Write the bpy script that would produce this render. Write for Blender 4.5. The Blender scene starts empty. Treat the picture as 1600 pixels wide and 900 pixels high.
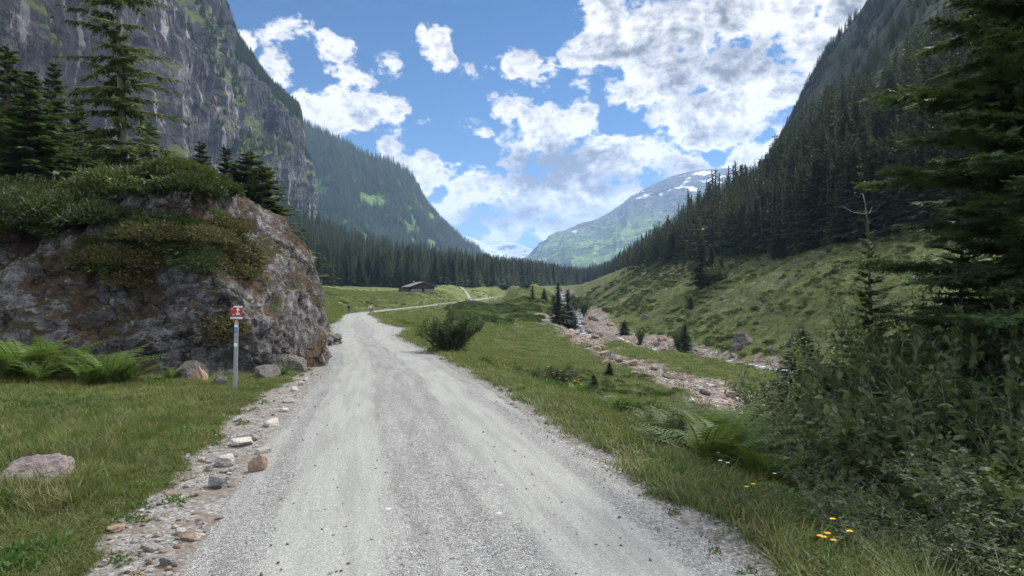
import bpy, bmesh, math, random
import numpy as np
from mathutils import Vector, Matrix

SC = bpy.context.scene
COL = SC.collection
F = 1067.0          # focal length in photo pixels (24 mm lens, 1600 px wide frame)
HZ = 462.0          # photo row of the horizon
EYE = 1.6
R = math.radians
rnd = random.Random(7)
rng = np.random.default_rng(11)

# ------------------------------------------------------------------ camera
cam_d = bpy.data.cameras.new("camera"); cam = bpy.data.objects.new("camera", cam_d); COL.objects.link(cam)
cam_d.lens = 24.0; cam_d.sensor_width = 36.0; cam_d.clip_start = 0.05; cam_d.clip_end = 60000
cam.location = (0, 0, EYE)
cam.rotation_euler = (R(90) + math.atan(12 / F), 0, 0)
SC.camera = cam

# ------------------------------------------------------------------ light
SUN_AZ, SUN_EL = 52.0, 50.0          # azimuth to the right of the view axis, elevation
sun_dir = Vector((math.sin(R(SUN_AZ)) * math.cos(R(SUN_EL)), math.cos(R(SUN_AZ)) * math.cos(R(SUN_EL)), math.sin(R(SUN_EL))))
sd = bpy.data.lights.new("sun", 'SUN'); sd.energy = 5.0; sd.angle = R(7.0); sd.color = (1.0, 0.95, 0.87)
sun = bpy.data.objects.new("sun", sd); COL.objects.link(sun)
sun.rotation_euler = sun_dir.to_track_quat('Z', 'Y').to_euler()
SC.view_settings.view_transform = 'Standard'
SC.view_settings.look = 'None'
SC.view_settings.exposure = 1.12
SC.view_settings.gamma = 1.0
SC.view_settings.use_curve_mapping = False
SC.render.engine = 'CYCLES'
SC.cycles.use_denoising = True
SC.cycles.max_bounces = 6; SC.cycles.diffuse_bounces = 2; SC.cycles.glossy_bounces = 2
SC.cycles.transmission_bounces = 3; SC.cycles.volume_bounces = 0; SC.cycles.transparent_max_bounces = 10
SC.cycles.sample_clamp_indirect = 4

def pdir(px, py):
    return Vector(((px - 800) / F, 1.0, (HZ - py) / F)).normalized()

class NT:
    """small helper around a node tree"""
    def __init__(s, tree): s.t = tree; s.n = tree.nodes; s.l = tree.links
    def node(s, typ, ins=None, **kw):
        nd = s.n.new(typ)
        for k, v in kw.items(): setattr(nd, k, v)
        for k, v in (ins or {}).items(): s.put(nd.inputs[k], v)
        return nd
    def put(s, sock, v):
        if isinstance(v, bpy.types.NodeSocket): s.l.new(v, sock)
        else:
            if sock.type == 'RGBA' and len(v) == 3: v = (*v, 1)
            sock.default_value = v
    def math(s, op, a, b=0.0, c=0.0, clamp=False):
        nd = s.n.new('ShaderNodeMath'); nd.operation = op; nd.use_clamp = clamp
        s.put(nd.inputs[0], a); s.put(nd.inputs[1], b)
        if len(nd.inputs) > 2: s.put(nd.inputs[2], c)
        return nd.outputs[0]
    def vmath(s, op, a, b=(0, 0, 0), scale=None):
        nd = s.n.new('ShaderNodeVectorMath'); nd.operation = op
        s.put(nd.inputs[0], a)
        if scale is not None: s.put(nd.inputs['Scale'], scale)
        else: s.put(nd.inputs[1], b)
        return nd.outputs['Value'] if op in ('DOT_PRODUCT', 'LENGTH', 'DISTANCE') else nd.outputs[0]
    def noise(s, vec, scale, detail=4.0, rough=0.55, dist=0.0, lac=2.0):
        nd = s.n.new('ShaderNodeTexNoise'); s.put(nd.inputs['Vector'], vec)
        nd.inputs['Scale'].default_value = scale; nd.inputs['Detail'].default_value = detail
        nd.inputs['Roughness'].default_value = rough; nd.inputs['Distortion'].default_value = dist
        nd.inputs['Lacunarity'].default_value = lac
        return nd.outputs['Fac']
    def voro(s, vec, scale, feature='F1', out='Distance', rand=1.0):
        nd = s.n.new('ShaderNodeTexVoronoi'); nd.feature = feature; s.put(nd.inputs['Vector'], vec)
        nd.inputs['Scale'].default_value = scale; nd.inputs['Randomness'].default_value = rand
        return nd.outputs[out]
    def mapr(s, v, a, b, c=0.0, d=1.0, smooth=True):
        nd = s.n.new('ShaderNodeMapRange'); nd.interpolation_type = 'SMOOTHSTEP' if smooth else 'LINEAR'
        s.put(nd.inputs['Value'], v)
        for k, x in zip(('From Min', 'From Max', 'To Min', 'To Max'), (a, b, c, d)): s.put(nd.inputs[k], x)
        return nd.outputs[0]
    def mix(s, f, a, b, blend='MIX'):
        nd = s.n.new('ShaderNodeMix'); nd.data_type = 'RGBA'; nd.blend_type = blend
        s.put(nd.inputs[0], f); s.put(nd.inputs[6], a); s.put(nd.inputs[7], b)
        return nd.outputs[2]
    def ramp(s, f, stops):
        nd = s.n.new('ShaderNodeValToRGB'); s.put(nd.inputs[0], f)
        el = nd.color_ramp.elements
        while len(el) < len(stops): el.new(0.5)
        for e, (p, c) in zip(el, stops): e.position = p; e.color = (*c, 1)
        return nd.outputs[0]
    def scalev(s, vec, sx, sy, sz):
        return s.vmath('MULTIPLY', vec, (sx, sy, sz))

# ------------------------------------------------------------------ sky with clouds
# ellipses of cloud in the sky dome: (photo column, photo row, half width, half height, weight)
CLOUDS = [(450, 58, 74, 26, .55), (428, 105, 34, 44, .7), (520, 66, 54, 24, .7), (600, 95, 40, 28, .6), (480, 175, 66, 38, 1.05), (556, 172, 74, 54, 1.05),
    (560, 120, 60, 34, .5), (376, 66, 22, 26, .9), (683, 76, 34, 40, .9), (662, 46, 12, 10, .5), (745, 104, 52, 24, .8), (825, 112, 66, 38, 1), (796, 158, 48, 42, .8),
    (672, 186, 34, 18, .4), (735, 190, 42, 34, .4), (720, 62, 26, 12, .25), (912, 172, 24, 20, .6), (895, 134, 40, 16, .35), (855, 68, 14, 12, .4),
    (618, 228, 44, 36, 1), (668, 262, 66, 40, 1), (650, 290, 40, 22, .8), (716, 330, 44, 34, .9), (858, 232, 120, 62, 1.1), (950, 246, 110, 60, 1.1), (850, 310, 170, 62, 1.2),
    (1040, 250, 120, 46, 1), (760, 368, 46, 18, .9), (900, 356, 100, 40, 1), (800, 345, 90, 45, 1),
    (985, 50, 120, 66, 1.1), (1060, 120, 120, 60, 1.1), (1000, 148, 60, 34, .9), (1120, 30, 170, 90, 1.2), (1100, 185, 120, 66, 1.1), (1190, 130, 120, 140, 1.1),
    (1300, 60, 170, 170, 1.2), (1170, 245, 110, 40, 1)]
# holes of blue in the clouds
HOLES = [(1110, 55, 20, 30, .6), (1120, 240, 22, 18, .5), (1060, 78, 18, 10, .3), (975, 185, 50, 28, .8), (1098, 130, 22, 34, .5), (1195, 210, 20, 14, .4), (740, 232, 60, 26, .9),
    (690, 305, 18, 20, .7)]
# grey cores: thick cloud seen from below
CORES = [(868, 262, 112, 46, 1.3), (800, 338, 100, 24, .9), (900, 345, 80, 20, .5), (1010, 90, 80, 26, .6), (1180, 95, 90, 44, .6), (1120, 200, 90, 26, .45), (560, 180, 50, 20, .35), (960, 290, 70, 20, .7), (1040, 262, 70, 22, .5), (1080, 150, 50, 24, .5)]

W = bpy.data.worlds.new("World"); SC.world = W; W.use_nodes = True
w = NT(W.node_tree); w.n.clear()
D = w.node('ShaderNodeTexCoord').outputs['Generated']
D = w.vmath('NORMALIZE', D)
warpc = w.node('ShaderNodeTexNoise', {'Vector': D, 'Scale': 9.0, 'Detail': 3.0})
warp = w.vmath('SUBTRACT', warpc.outputs['Color'], (0.5, 0.5, 0.5))
Dw = w.vmath('ADD', D, w.vmath('SCALE', warp, scale=0.055))
def blobs(lst, start, floor=False):
    acc = start
    for px, py, rx, ry, wt in lst:
        c = pdir(px, py); e1 = Vector((c.y, -c.x, 0)).normalized(); e2 = e1.cross(c).normalized()
        k = 1.0 / math.hypot(1, math.hypot((px - 800) / F, (HZ - py) / F))
        a = w.vmath('DOT_PRODUCT', Dw, tuple(e1 * (F / rx / k))); b = w.vmath('DOT_PRODUCT', Dw, tuple(e2 * (F / ry / k)))
        r2 = w.math('MULTIPLY_ADD', b, b, w.math('MULTIPLY', a, a))
        v = w.math('MULTIPLY_ADD', r2, -0.9 * max(wt, .5), wt)
        acc = w.math('MAXIMUM', acc, v)
    return acc
fwd = w.vmath('DOT_PRODUCT', D, tuple(pdir(800, 300)))
base = w.mapr(fwd, 0.84, 0.70, -0.9, 0.5)
mass = blobs(CLOUDS, base)
mass = w.math('SUBTRACT', mass, w.math('MAXIMUM', blobs(HOLES, -1.0), 0.0))
flat = w.scalev(D, 1.0, 1.0, 1.35)
flatw = w.vmath('ADD', flat, w.vmath('SCALE', warp, scale=0.03))
def puffs(v):
    vo = w.node('ShaderNodeTexVoronoi', {'Vector': v, 'Scale': 21.0, 'Detail': 2.0, 'Roughness': 0.55, 'Lacunarity': 2.2}, feature='F1', normalize=True)
    return w.math('SUBTRACT', 1.0, w.math('MULTIPLY', vo.outputs['Distance'], 1.25))
n1 = w.math('ADD', w.math('MULTIPLY', w.noise(flatw, 12.0, 12.0, 0.67), .74), w.math('MULTIPLY', puffs(flatw), .26))
off_ = w.vmath('ADD', flatw, tuple(sun_dir * 0.014))
n2 = w.math('ADD', w.math('MULTIPLY', w.noise(off_, 12.0, 6.0, 0.62), .74), w.math('MULTIPLY', puffs(off_), .26))
n3 = w.noise(flat, 5.0, 3.0, 0.5)
dens = w.math('ADD', w.math('MULTIPLY', mass, 0.42), w.math('MULTIPLY', w.math('SUBTRACT', n1, 0.555), 2.9))
alpha = w.mapr(dens, 0.03, 0.24)
relief = w.math('SUBTRACT', n1, n2)
core = w.math('MAXIMUM', blobs(CORES, -1.0), 0.0)
thick = w.mapr(dens, 0.22, 0.80)
shade = w.math('ADD', w.math('MULTIPLY', core, 0.8), w.math('MULTIPLY', thick, 0.55))
shade = w.math('ADD', shade, w.math('MULTIPLY', relief, 4.0))
shade = w.math('ADD', shade, w.math('MULTIPLY', w.math('SUBTRACT', n3, 0.5), 1.1), clamp=True)
ccol = w.ramp(shade, [(0.0, (1.0, 0.985, 0.97)), (0.35, (0.66, 0.66, 0.68)), (1.0, (0.21, 0.215, 0.235))])
sky = w.node('ShaderNodeTexSky', sky_type='NISHITA')
sky.sun_disc = False; sky.sun_elevation = R(SUN_EL); sky.sun_rotation = R(SUN_AZ)
sky.altitude = 1600; sky.air_density = 1.0; sky.dust_density = 0.3; sky.ozone_density = 2.2
bg1 = w.node('ShaderNodeBackground', {'Color': w.mix(1.0, sky.outputs[0], (0.21, 0.55, 0.80), 'MULTIPLY'), 'Strength': 0.055})
glow = w.mapr(w.vmath('DOT_PRODUCT', D, tuple(sun_dir)), 0.82, 1.0, 0.0, 1.0)
back = w.mapr(w.vmath('DOT_PRODUCT', D, (0.0, -0.94, 0.34)), -0.35, 0.55, 0.0, 0.85)   # added fill light: unseen clouds behind the camera made brighter
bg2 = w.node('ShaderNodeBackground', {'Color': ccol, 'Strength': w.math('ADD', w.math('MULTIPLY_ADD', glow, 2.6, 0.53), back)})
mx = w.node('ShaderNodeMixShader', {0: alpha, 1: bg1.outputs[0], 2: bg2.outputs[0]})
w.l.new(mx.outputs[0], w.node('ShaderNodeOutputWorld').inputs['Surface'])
W.cycles.sampling_method = 'MANUAL'; W.cycles.sample_map_resolution = 512

# ------------------------------------------------------------------ numpy noise
def _h(ix, iy, iz, seed):
    n = (ix * 374761393 + iy * 668265263 + iz * 2147483647 + seed * 1274126177) & 0xFFFFFFFF
    n = ((n ^ (n >> 13)) * 1274126177) & 0xFFFFFFFF
    n = ((n ^ (n >> 16)) * 2246822519) & 0xFFFFFFFF
    return ((n ^ (n >> 15)) & 0xFFFFFF) / float(0xFFFFFF)
def vn(P, seed=0):
    P = np.asarray(P, float); I = np.floor(P).astype(np.int64); f = P - I; f = f * f * (3 - 2 * f)
    x, y, z = I[..., 0], I[..., 1], I[..., 2]; fx, fy, fz = f[..., 0], f[..., 1], f[..., 2]
    out = 0
    for dx in (0, 1):
        for dy in (0, 1):
            for dz in (0, 1):
                wt = (fx if dx else 1 - fx) * (fy if dy else 1 - fy) * (fz if dz else 1 - fz)
                out = out + wt * _h(x + dx, y + dy, z + dz, seed)
    return out
ROT = np.array([[0.00, 0.80, 0.60], [-0.80, 0.36, -0.48], [-0.60, -0.48, 0.64]])
def fbm(P, o=5, seed=0, gain=0.5, ridge=False):
    P = np.asarray(P, float); a = 1.0; s = 0; t = 0
    for i in range(o):
        v = vn(P, seed + i)
        if ridge: v = 1 - np.abs(2 * v - 1)
        s = s + a * v; t += a; a *= gain; P = (P @ ROT) * 2.03
    return s / t
def sm(a, b, x):
    t = np.clip((np.asarray(x, float) - a) / (b - a), 0, 1); return t * t * (3 - 2 * t)

# ------------------------------------------------------------------ mesh building
class MB:
    """collects vertices and faces as arrays; build() makes ONE mesh"""
    def __init__(s): s.V = []; s.Fs = []; s.M = []; s.n = 0
    def add(s, V, Fc, m=0):
        V = np.asarray(V, float).reshape(-1, 3); Fc = np.asarray(Fc, int)
        s.V.append(V); s.Fs.append(Fc + s.n); s.M.append(m); s.n += len(V); return s
    def mesh(s, name, mats, smooth=False, attrs=None):
        me = bpy.data.meshes.new(name)
        V = np.concatenate(s.V) if s.V else np.zeros((0, 3))
        tot = sum(f.size for f in s.Fs); nf = sum(len(f) for f in s.Fs)
        me.vertices.add(len(V)); me.vertices.foreach_set('co', V.ravel())
        me.loops.add(tot); me.loops.foreach_set('vertex_index', np.concatenate([f.ravel() for f in s.Fs]).astype(np.int32))
        me.polygons.add(nf)
        cnt = np.concatenate([np.full(len(f), f.shape[1], np.int32) for f in s.Fs])
        st = np.concatenate([[0], np.cumsum(cnt)[:-1]]).astype(np.int32)
        me.polygons.foreach_set('loop_start', st)
        me.polygons.foreach_set('material_index', np.concatenate([np.full(len(f), m, np.int32) for f, m in zip(s.Fs, s.M)]))
        me.polygons.foreach_set('use_smooth', np.full(nf, smooth))
        for m in (mats if isinstance(mats, (list, tuple)) else [mats]): me.materials.append(m)
        for k, v in (attrs or {}).items():
            at = me.attributes.new(k, 'FLOAT', 'POINT'); at.data.foreach_set('value', np.asarray(v, np.float32).ravel())
        me.update(); me.validate()
        return me
def link(name, me, parent=None, loc=None):
    o = bpy.data.objects.new(name, me); COL.objects.link(o)
    if parent: o.parent = parent
    if loc is not None: o.location = loc
    return o
def tag(o, label=None, cat=None, group=None, kind=None):
    if label: o['label'] = label
    if cat: o['category'] = cat
    if group: o['group'] = group
    if kind: o['kind'] = kind
    return o
def empty(name, loc, rz=0, sc=1, label=None, cat=None, group=None):
    o = bpy.data.objects.new(name, None); COL.objects.link(o); o.location = loc; o.rotation_euler = (0, 0, rz); o.scale = (sc,) * 3
    o.empty_display_size = 0.2
    return tag(o, label, cat, group)
def gridfaces(nr, nc, wrap=False):
    i = np.arange(nr - 1)[:, None]; j = np.arange(nc if wrap else nc - 1)[None, :]
    a = i * nc + j; b = i * nc + (j + 1) % nc
    return np.stack([a, b, b + nc, a + nc], -1).reshape(-1, 4)
def tube(mb, pts, rad, k=6, m=0):
    pts = np.asarray(pts, float); rad = np.broadcast_to(np.asarray(rad, float), (len(pts),))
    T = np.gradient(pts, axis=0); T /= np.linalg.norm(T, axis=1, keepdims=True) + 1e-9
    up = np.array([0.13, 0.21, 0.97]) if abs(T[0][2]) < .8 else np.array([0.98, 0.15, 0.1])
    A = np.cross(T, up); A /= np.linalg.norm(A, axis=1, keepdims=True) + 1e-9; B = np.cross(T, A)
    an = np.linspace(0, 2 * math.pi, k, endpoint=False)
    V = pts[:, None] + rad[:, None, None] * (np.cos(an)[None, :, None] * A[:, None] + np.sin(an)[None, :, None] * B[:, None])
    mb.add(V, gridfaces(len(pts), k, True), m)
    tip = pts[-1] + T[-1] * rad[-1] * .3
    mb.add(np.vstack([V[-1], tip]), [[i, (i + 1) % k, k] for i in range(k)], m)
def box(mb, c, s, m=0, rot=None):
    c = np.array(c, float); s = np.array(s, float) / 2
    V = np.array([[x, y, z] for x in (-1, 1) for y in (-1, 1) for z in (-1, 1)], float) * s
    if rot is not None: V = V @ np.array(rot).T
    mb.add(V + c, [[0, 1, 3, 2], [4, 6, 7, 5], [0, 4, 5, 1], [2, 3, 7, 6], [0, 2, 6, 4], [1, 5, 7, 3]], m)

# ------------------------------------------------------------------ materials
def mat(name, fn, rough=0.85, spec=0.25):
    m = bpy.data.materials.new(name); m.use_nodes = True; t = NT(m.node_tree)
    bs = t.n['Principled BSDF']; bs.inputs['Roughness'].default_value = rough; bs.inputs['Specular IOR Level'].default_value = spec
    m['_'] = 0; del m['_']
    fn(t, bs); return m
def pos(t): return t.node('ShaderNodeNewGeometry').outputs['Position']
def objc(t): return t.node('ShaderNodeTexCoord').outputs['Object']
def bump(t, bs, h, strength, dist):
    b = t.node('ShaderNodeBump', {'Height': h, 'Strength': strength, 'Distance': dist}); t.l.new(b.outputs[0], bs.inputs['Normal'])
def foliage(name, cols, transl=0.3, rough=0.6, spec=0.3, objvar=0.35):
    def fn(t, bs):
        g = t.node('ShaderNodeNewGeometry'); r = g.outputs['Random Per Island']; ob = t.node('ShaderNodeObjectInfo').outputs['Random']
        k = t.math('ADD', t.math('MULTIPLY', r, 1 - objvar), t.math('MULTIPLY', ob, objvar))
        c = t.ramp(k, [(i / (len(cols) - 1), c) for i, c in enumerate(cols)])
        nz = t.noise(g.outputs['Position'], 0.9, 2, 0.5)
        c = t.mix(1.0, c, t.ramp(nz, [(0.3, (0.72, 0.72, 0.75)), (0.7, (1.2, 1.2, 1.1))]), 'MULTIPLY')
        t.put(bs.inputs['Base Color'], c)
        tr = t.node('ShaderNodeBsdfTranslucent', {'Color': t.mix(0.5, c, (0.16, 0.24, 0.03), 'MIX')})
        mxn = t.node('ShaderNodeMixShader', {0: transl, 1: bs.outputs[0], 2: tr.outputs[0]})
        t.l.new(mxn.outputs[0], t.n['Material Output'].inputs['Surface'])
    return mat(name, fn, rough, spec)
def plain(name, c, rough=0.7, spec=0.3, var=0.15, sc=6.0, metal=0):
    def fn(t, bs):
        n = t.noise(objc(t), sc, 5, 0.6)
        t.put(bs.inputs['Base Color'], t.mix(n, tuple(x * (1 - var) for x in c), tuple(min(1, x * (1 + var)) for x in c)))
        bs.inputs['Metallic'].default_value = metal
        bump(t, bs, n, 0.15, 0.01)
    return mat(name, fn, rough, spec)

M_spruce = foliage('spruce needles', [(0.018, 0.032, 0.022), (0.034, 0.056, 0.032), (0.050, 0.076, 0.036), (0.078, 0.105, 0.042)], 0.25, objvar=.7)
M_spruce_l = foliage('pale needles', [(0.030, 0.046, 0.018), (0.05, 0.075, 0.026), (0.075, 0.105, 0.035)], 0.3)
M_spruce_m = foliage('mountain needles', [(0.034, 0.066, 0.036), (0.055, 0.100, 0.042), (0.095, 0.15, 0.05)], 0.3, objvar=0.7)
M_larch = foliage('larch needles', [(0.040, 0.055, 0.022), (0.065, 0.085, 0.03), (0.09, 0.11, 0.04)], 0.35)
M_leaf = foliage('shrub leaves', [(0.034, 0.052, 0.024), (0.058, 0.086, 0.036), (0.095, 0.130, 0.055), (0.12, 0.15, 0.07)], 0.3, 0.6, 0.25)
M_leaf_pale = foliage('pale leaves', [(0.05, 0.085, 0.03), (0.085, 0.13, 0.045), (0.13, 0.19, 0.07)], 0.35, 0.5, 0.4)
M_willow = foliage('willow leaves', [(0.025, 0.045, 0.022), (0.045, 0.075, 0.035), (0.07, 0.105, 0.055)], 0.3, 0.5)
M_juniper = foliage('juniper needles', [(0.030, 0.042, 0.014), (0.060, 0.076, 0.022), (0.10, 0.11, 0.035)], 0.2)
M_juniper_d = foliage('dark juniper needles', [(0.016, 0.026, 0.012), (0.030, 0.045, 0.018), (0.05, 0.07, 0.026)], 0.2)
M_brown = foliage('dry brown heath', [(0.05, 0.036, 0.02), (0.085, 0.058, 0.030), (0.09, 0.078, 0.034), (0.06, 0.065, 0.028)], 0.2)
M_fern = foliage('fern fronds', [(0.055, 0.095, 0.024), (0.085, 0.135, 0.036), (0.12, 0.18, 0.05)], 0.4)
M_grass = foliage('grass blades', [(0.054, 0.078, 0.020), (0.080, 0.112, 0.028), (0.12, 0.14, 0.042), (0.19, 0.18, 0.075)], 0.35, objvar=0.5)
M_grass_dry = foliage('dry grass stalks', [(0.12, 0.11, 0.05), (0.2, 0.18, 0.08), (0.16, 0.12, 0.06)], 0.3)
M_herb = foliage('herb leaves', [(0.035, 0.075, 0.02), (0.06, 0.12, 0.03), (0.09, 0.15, 0.04)], 0.35)
def _bark(c1, c2):
    def fn(t, bs):
        p = objc(t); n = t.noise(t.scalev(p, 9, 9, 2), 3.0, 5, 0.65)
        t.put(bs.inputs['Base Color'], t.ramp(n, [(0.3, c1), (0.7, c2)])); bump(t, bs, n, 0.6, 0.02)
    return fn
M_bark = mat('bark', _bark((0.035, 0.028, 0.023), (0.12, 0.10, 0.085)))
M_bark_grey = mat('grey bark', _bark((0.09, 0.085, 0.075), (0.25, 0.24, 0.22)))
# ------------------------------------------------------------------ the lie of the land
RY = np.array([-40, -5, 0, 3.9, 7.2, 12.4, 17.8, 24, 32, 43, 52, 80, 110, 135, 160, 190, 230, 270, 340, 400, 430, 480], float)
RX = np.array([9.5, 1.9, .65, -.24, -1.0, -2.07, -3.25, -4.75, -6.9, -9.5, -11.5, -18.1, -25.2, -29.8, -31.0, -28.5, -26.5, -25.3, -22.3, -13, -6.5, 8], float)
RZ = np.array([0, 0, 0, 0, 0, -.02, -.18, -.36, -.46, -.46, -.5, -.9, -1.4, -1.9, -2.0, -1.8, -1.6, -1.4, -1.2, .5, 1.2, .5], float)
def smooth_interp(x, xp, fp):
    x = np.asarray(x, float); h = 0.06 * np.abs(x) + 0.6
    return (np.interp(x - h, xp, fp) + np.interp(x, xp, fp) * 2 + np.interp(x + h, xp, fp)) / 4
def road_x(Y): return smooth_interp(Y, RY, RX)
def road_z(Y): return smooth_interp(Y, RY, RZ)
def P(px, py, Y): return ((px - 800) / F * Y, Y, EYE + (HZ - py) / F * Y)
CP = []   # control points x, y, z
for a, b, c in zip(RY, RX, RZ):
    if a < 60: CP += [(b - 1.7, a, c), (b + 1.6, a, c)]
    else: CP += [(b, a, c)]
CP += [(-4, 3, .03), (-6, 6, .08), (-8, 10, .1), (-10, 13, .15), (-12, 5, .25), (-20, 15, .6), (-14, 0, .4), (-30, -20, 2), (-25, 30, 2.2), (-60, 40, 11), (-40, 70, 5), (-70, 100, 8), (-120, 120, 20), (-120, 0, 25),
    (-8.2, 30, -.3), (-15.5, 55, -.35), (-31.4, 110, .2), (-58, 200, 1.4), (-47, 200, 1.0), (-47, 250, 1.8), (-41, 300, 3.3), (-94, 400, 7.2), (-94, 300, 5), (-37, 400, 7.6), (12, 430, 8.0), (-108, 350, 6.2),
    (-30, 480, 8.8), (-12, 440, 5.4), (-20, 460, 7.6), (5, 415, 5.6), (-60, 500, 10), (-160, 450, 14), (-200, 250, 25), (60, 550, 6), (-100, 600, 22), (0, 600, 11),
    (3, 4, -.3), (6, 4, -1.2), (10, 4, -2.4), (20, 4, -3.6), (3.2, 8, -.6), (5, 8, -1.2), (9, 8, -2.7), (16, 8, -3.9), (1.5, 12, -.35), (4, 12, -1.25), (8, 12, -2.5), (15, 12, -4.1),
    (0, 18, -.75), (3, 18, -1.8), (7, 18, -3.0), (14, 18, -4.2), (-2.5, 25, -.8), (1.5, 25, -2.2), (5, 25, -3.2), (5.2, 36.8, -3.6), (-1.5, 36, -2.2), (2.65, 56.6, -3.7), (0, 80, -3.6), (5.4, 115, -3.7), (-3, 65, -3.1),
    (-6.2, 66, -2.1), (-12, 80, -1.25), (-9.4, 100, -1.9), (-2.2, 120, -3.1), (7.9, 130, -3.5), (10, 220, -.5), (0, 240, .2), (-13, 230, -1.0), (21, 250, -2.3), (-6, 165, -1.9), (4, 180, -1.7),
    (11, 147, -4.9), (12, 105, -4.6), (28, 300, -4.9), (20, 85, -5), (26, 65, -5), (31, 55, -5.1), (42, 45, -5.3), (60, 30, -5.6), (12.9, 49, -4.5), (13, 36, -4.6), (17, 25, -4.9), (22, 15, -5.1), (35, 0, -5.6),
    (19, 150, -5), (28, 150, -3.8), (33, 220, 0), (43, 230, 4.2), (31, 110, -2.6), (42, 150, 2.6), (53, 190, 9), (31, 82, -3.7), (39, 105, .8), (56, 140, 8), (33, 70, -3.2), (40, 85, 1.8), (56, 120, 9.5),
    (36.6, 60, -1.5), (61, 100, 10), (44, 50, -.5), (64, 85, 9), (75, 60, 8), (90, 30, 9), (70, 0, -1), (120, 0, 25), (60, -30, -4), (43, 330, 6.2), (28, 400, 3), (60, 420, 14), (100, 250, 26), (110, 160, 26),
    (40, 600, 10), (150, 500, 50), (0, -40, .3), (-10, -40, .5), (10, 24, -4.1), (16, 60, -4.7), (9, 70, -4.2), (24, 100, -4.7)]
CP = np.array(sorted(set(map(tuple, CP))), float)
def comp(x, y): return np.stack([np.arcsinh(np.asarray(x, float) / 8), np.arcsinh(np.asarray(y, float) / 8)], -1)
def _tps():
    A = comp(CP[:, 0], CP[:, 1]); n = len(A)
    r2 = ((A[:, None] - A[None]) ** 2).sum(-1); K = 0.5 * r2 * np.log(r2 + 1e-12)
    K += np.eye(n) * 0.0006
    Pm = np.hstack([np.ones((n, 1)), A]); L = np.zeros((n + 3, n + 3)); L[:n, :n] = K; L[:n, n:] = Pm; L[n:, :n] = Pm.T
    return A, np.linalg.solve(L, np.concatenate([CP[:, 2], np.zeros(3)]))
_A, _w = _tps()
def base_z(x, y):
    x = np.asarray(x, float); y = np.asarray(y, float); sh = x.shape; Q = comp(x.ravel(), y.ravel()); out = np.empty(len(Q))
    for i in range(0, len(Q), 40000):
        q = Q[i:i + 40000]; r2 = ((q[:, None] - _A[None]) ** 2).sum(-1)
        out[i:i + 40000] = (0.5 * r2 * np.log(r2 + 1e-12)) @ _w[:-3] + _w[-3] + q @ _w[-2:]
    out = out.reshape(sh); rr = np.hypot(x, y)
    return out * (1 - sm(520, 900, rr)) + 9 * sm(520, 900, rr)
RIV = np.array([(30, 420), (27, 330), (24.5, 260), (20, 200), (15.5, 165), (13.5, 140), (14.5, 115), (17, 98), (20.5, 84), (26, 66), (31, 56), (42, 46), (60, 31), (90, 5), (120, -30)], float)
DRY = np.array([(10.5, 120), (9.8, 98), (9.3, 82), (10.5, 62), (12.8, 49), (13.5, 38), (17, 26), (23, 15), (34, 2)], float)
def dist_poly(x, y, poly):
    best = np.full(np.shape(x), 1e9); 
    for a, b in zip(poly[:-1], poly[1:]):
        d = b - a; t = np.clip(((x - a[0]) * d[0] + (y - a[1]) * d[1]) / (d @ d), 0, 1)
        best = np.minimum(best, np.hypot(x - a[0] - t * d[0], y - a[1] - t * d[1]))
    return best
def shoulder(x, y):
    """signed distance to the road centre, half width with lay-by"""
    d = x - road_x(y)
    hw = 1.72 + 0.10 * np.sin(y * .31) + 0.0009 * np.abs(y) + 0.9 * np.exp(-((y - 42) / 5.0) ** 2) * (d > 0) + .5 * np.exp(-((y - 48) / 6.) ** 2) * (d < 0)
    return d, hw
def ground(x, y, fine=True):
    x = np.asarray(x, float); y = np.asarray(y, float)
    z = base_z(x, y)
    d, hw = shoulder(x, y); ad = np.abs(d); zr = road_z(y)
    k = 1 - sm(hw + .15, hw + 1.3 + 0.012 * np.abs(y), ad); k = k * (y < 470)
    z = z * (1 - k) + zr * k
    off = sm(hw, hw + 1.5, ad)
    r = np.hypot(x, y); Pn = np.stack([x, y, 0 * x], -1)
    if fine:
        z = z + off * (0.10 * (fbm(Pn * 1.1, 3, 5) - .5) * np.clip(r / 10, .4, 1) + 0.05 * (fbm(Pn * 4.2, 3, 9) - .5) + 0.85 * (fbm(Pn * 0.16, 3, 3) - .5) * sm(8, 60, r) * sm(2, 14, ad))
        hum = sm(24, 40, x) * sm(40, 80, y) + .6 * sm(-8, 2, x) * (1 - sm(14, 20, x)) * sm(130, 160, y)
        z = z + hum * 3.0 * (fbm(Pn * 0.14, 4, 31, ridge=True) - .5) * (1 - sm(420, 600, y))
        dr = dist_poly(x, y, RIV); wv = 1 + .6 * (fbm(Pn * .12, 2, 40) - .5)
        z = z - 0.9 * (1 - sm(1.2 * wv, 4.2 * wv, dr)) + .25 * (fbm(Pn * 1.3, 3, 50) - .5) * (1 - sm(4, 8, dr))
        dd = dist_poly(x, y, DRY); z = z - 0.35 * (1 - sm(1.0, 3.5, dd)) + .25 * (fbm(Pn * 2.1, 3, 51) - .5) * (1 - sm(2, 5, dd))
        # small erosion step at the edge of the flat
    return z
def gz(x, y): return float(ground(np.array([x]), np.array([y]))[0])

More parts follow.
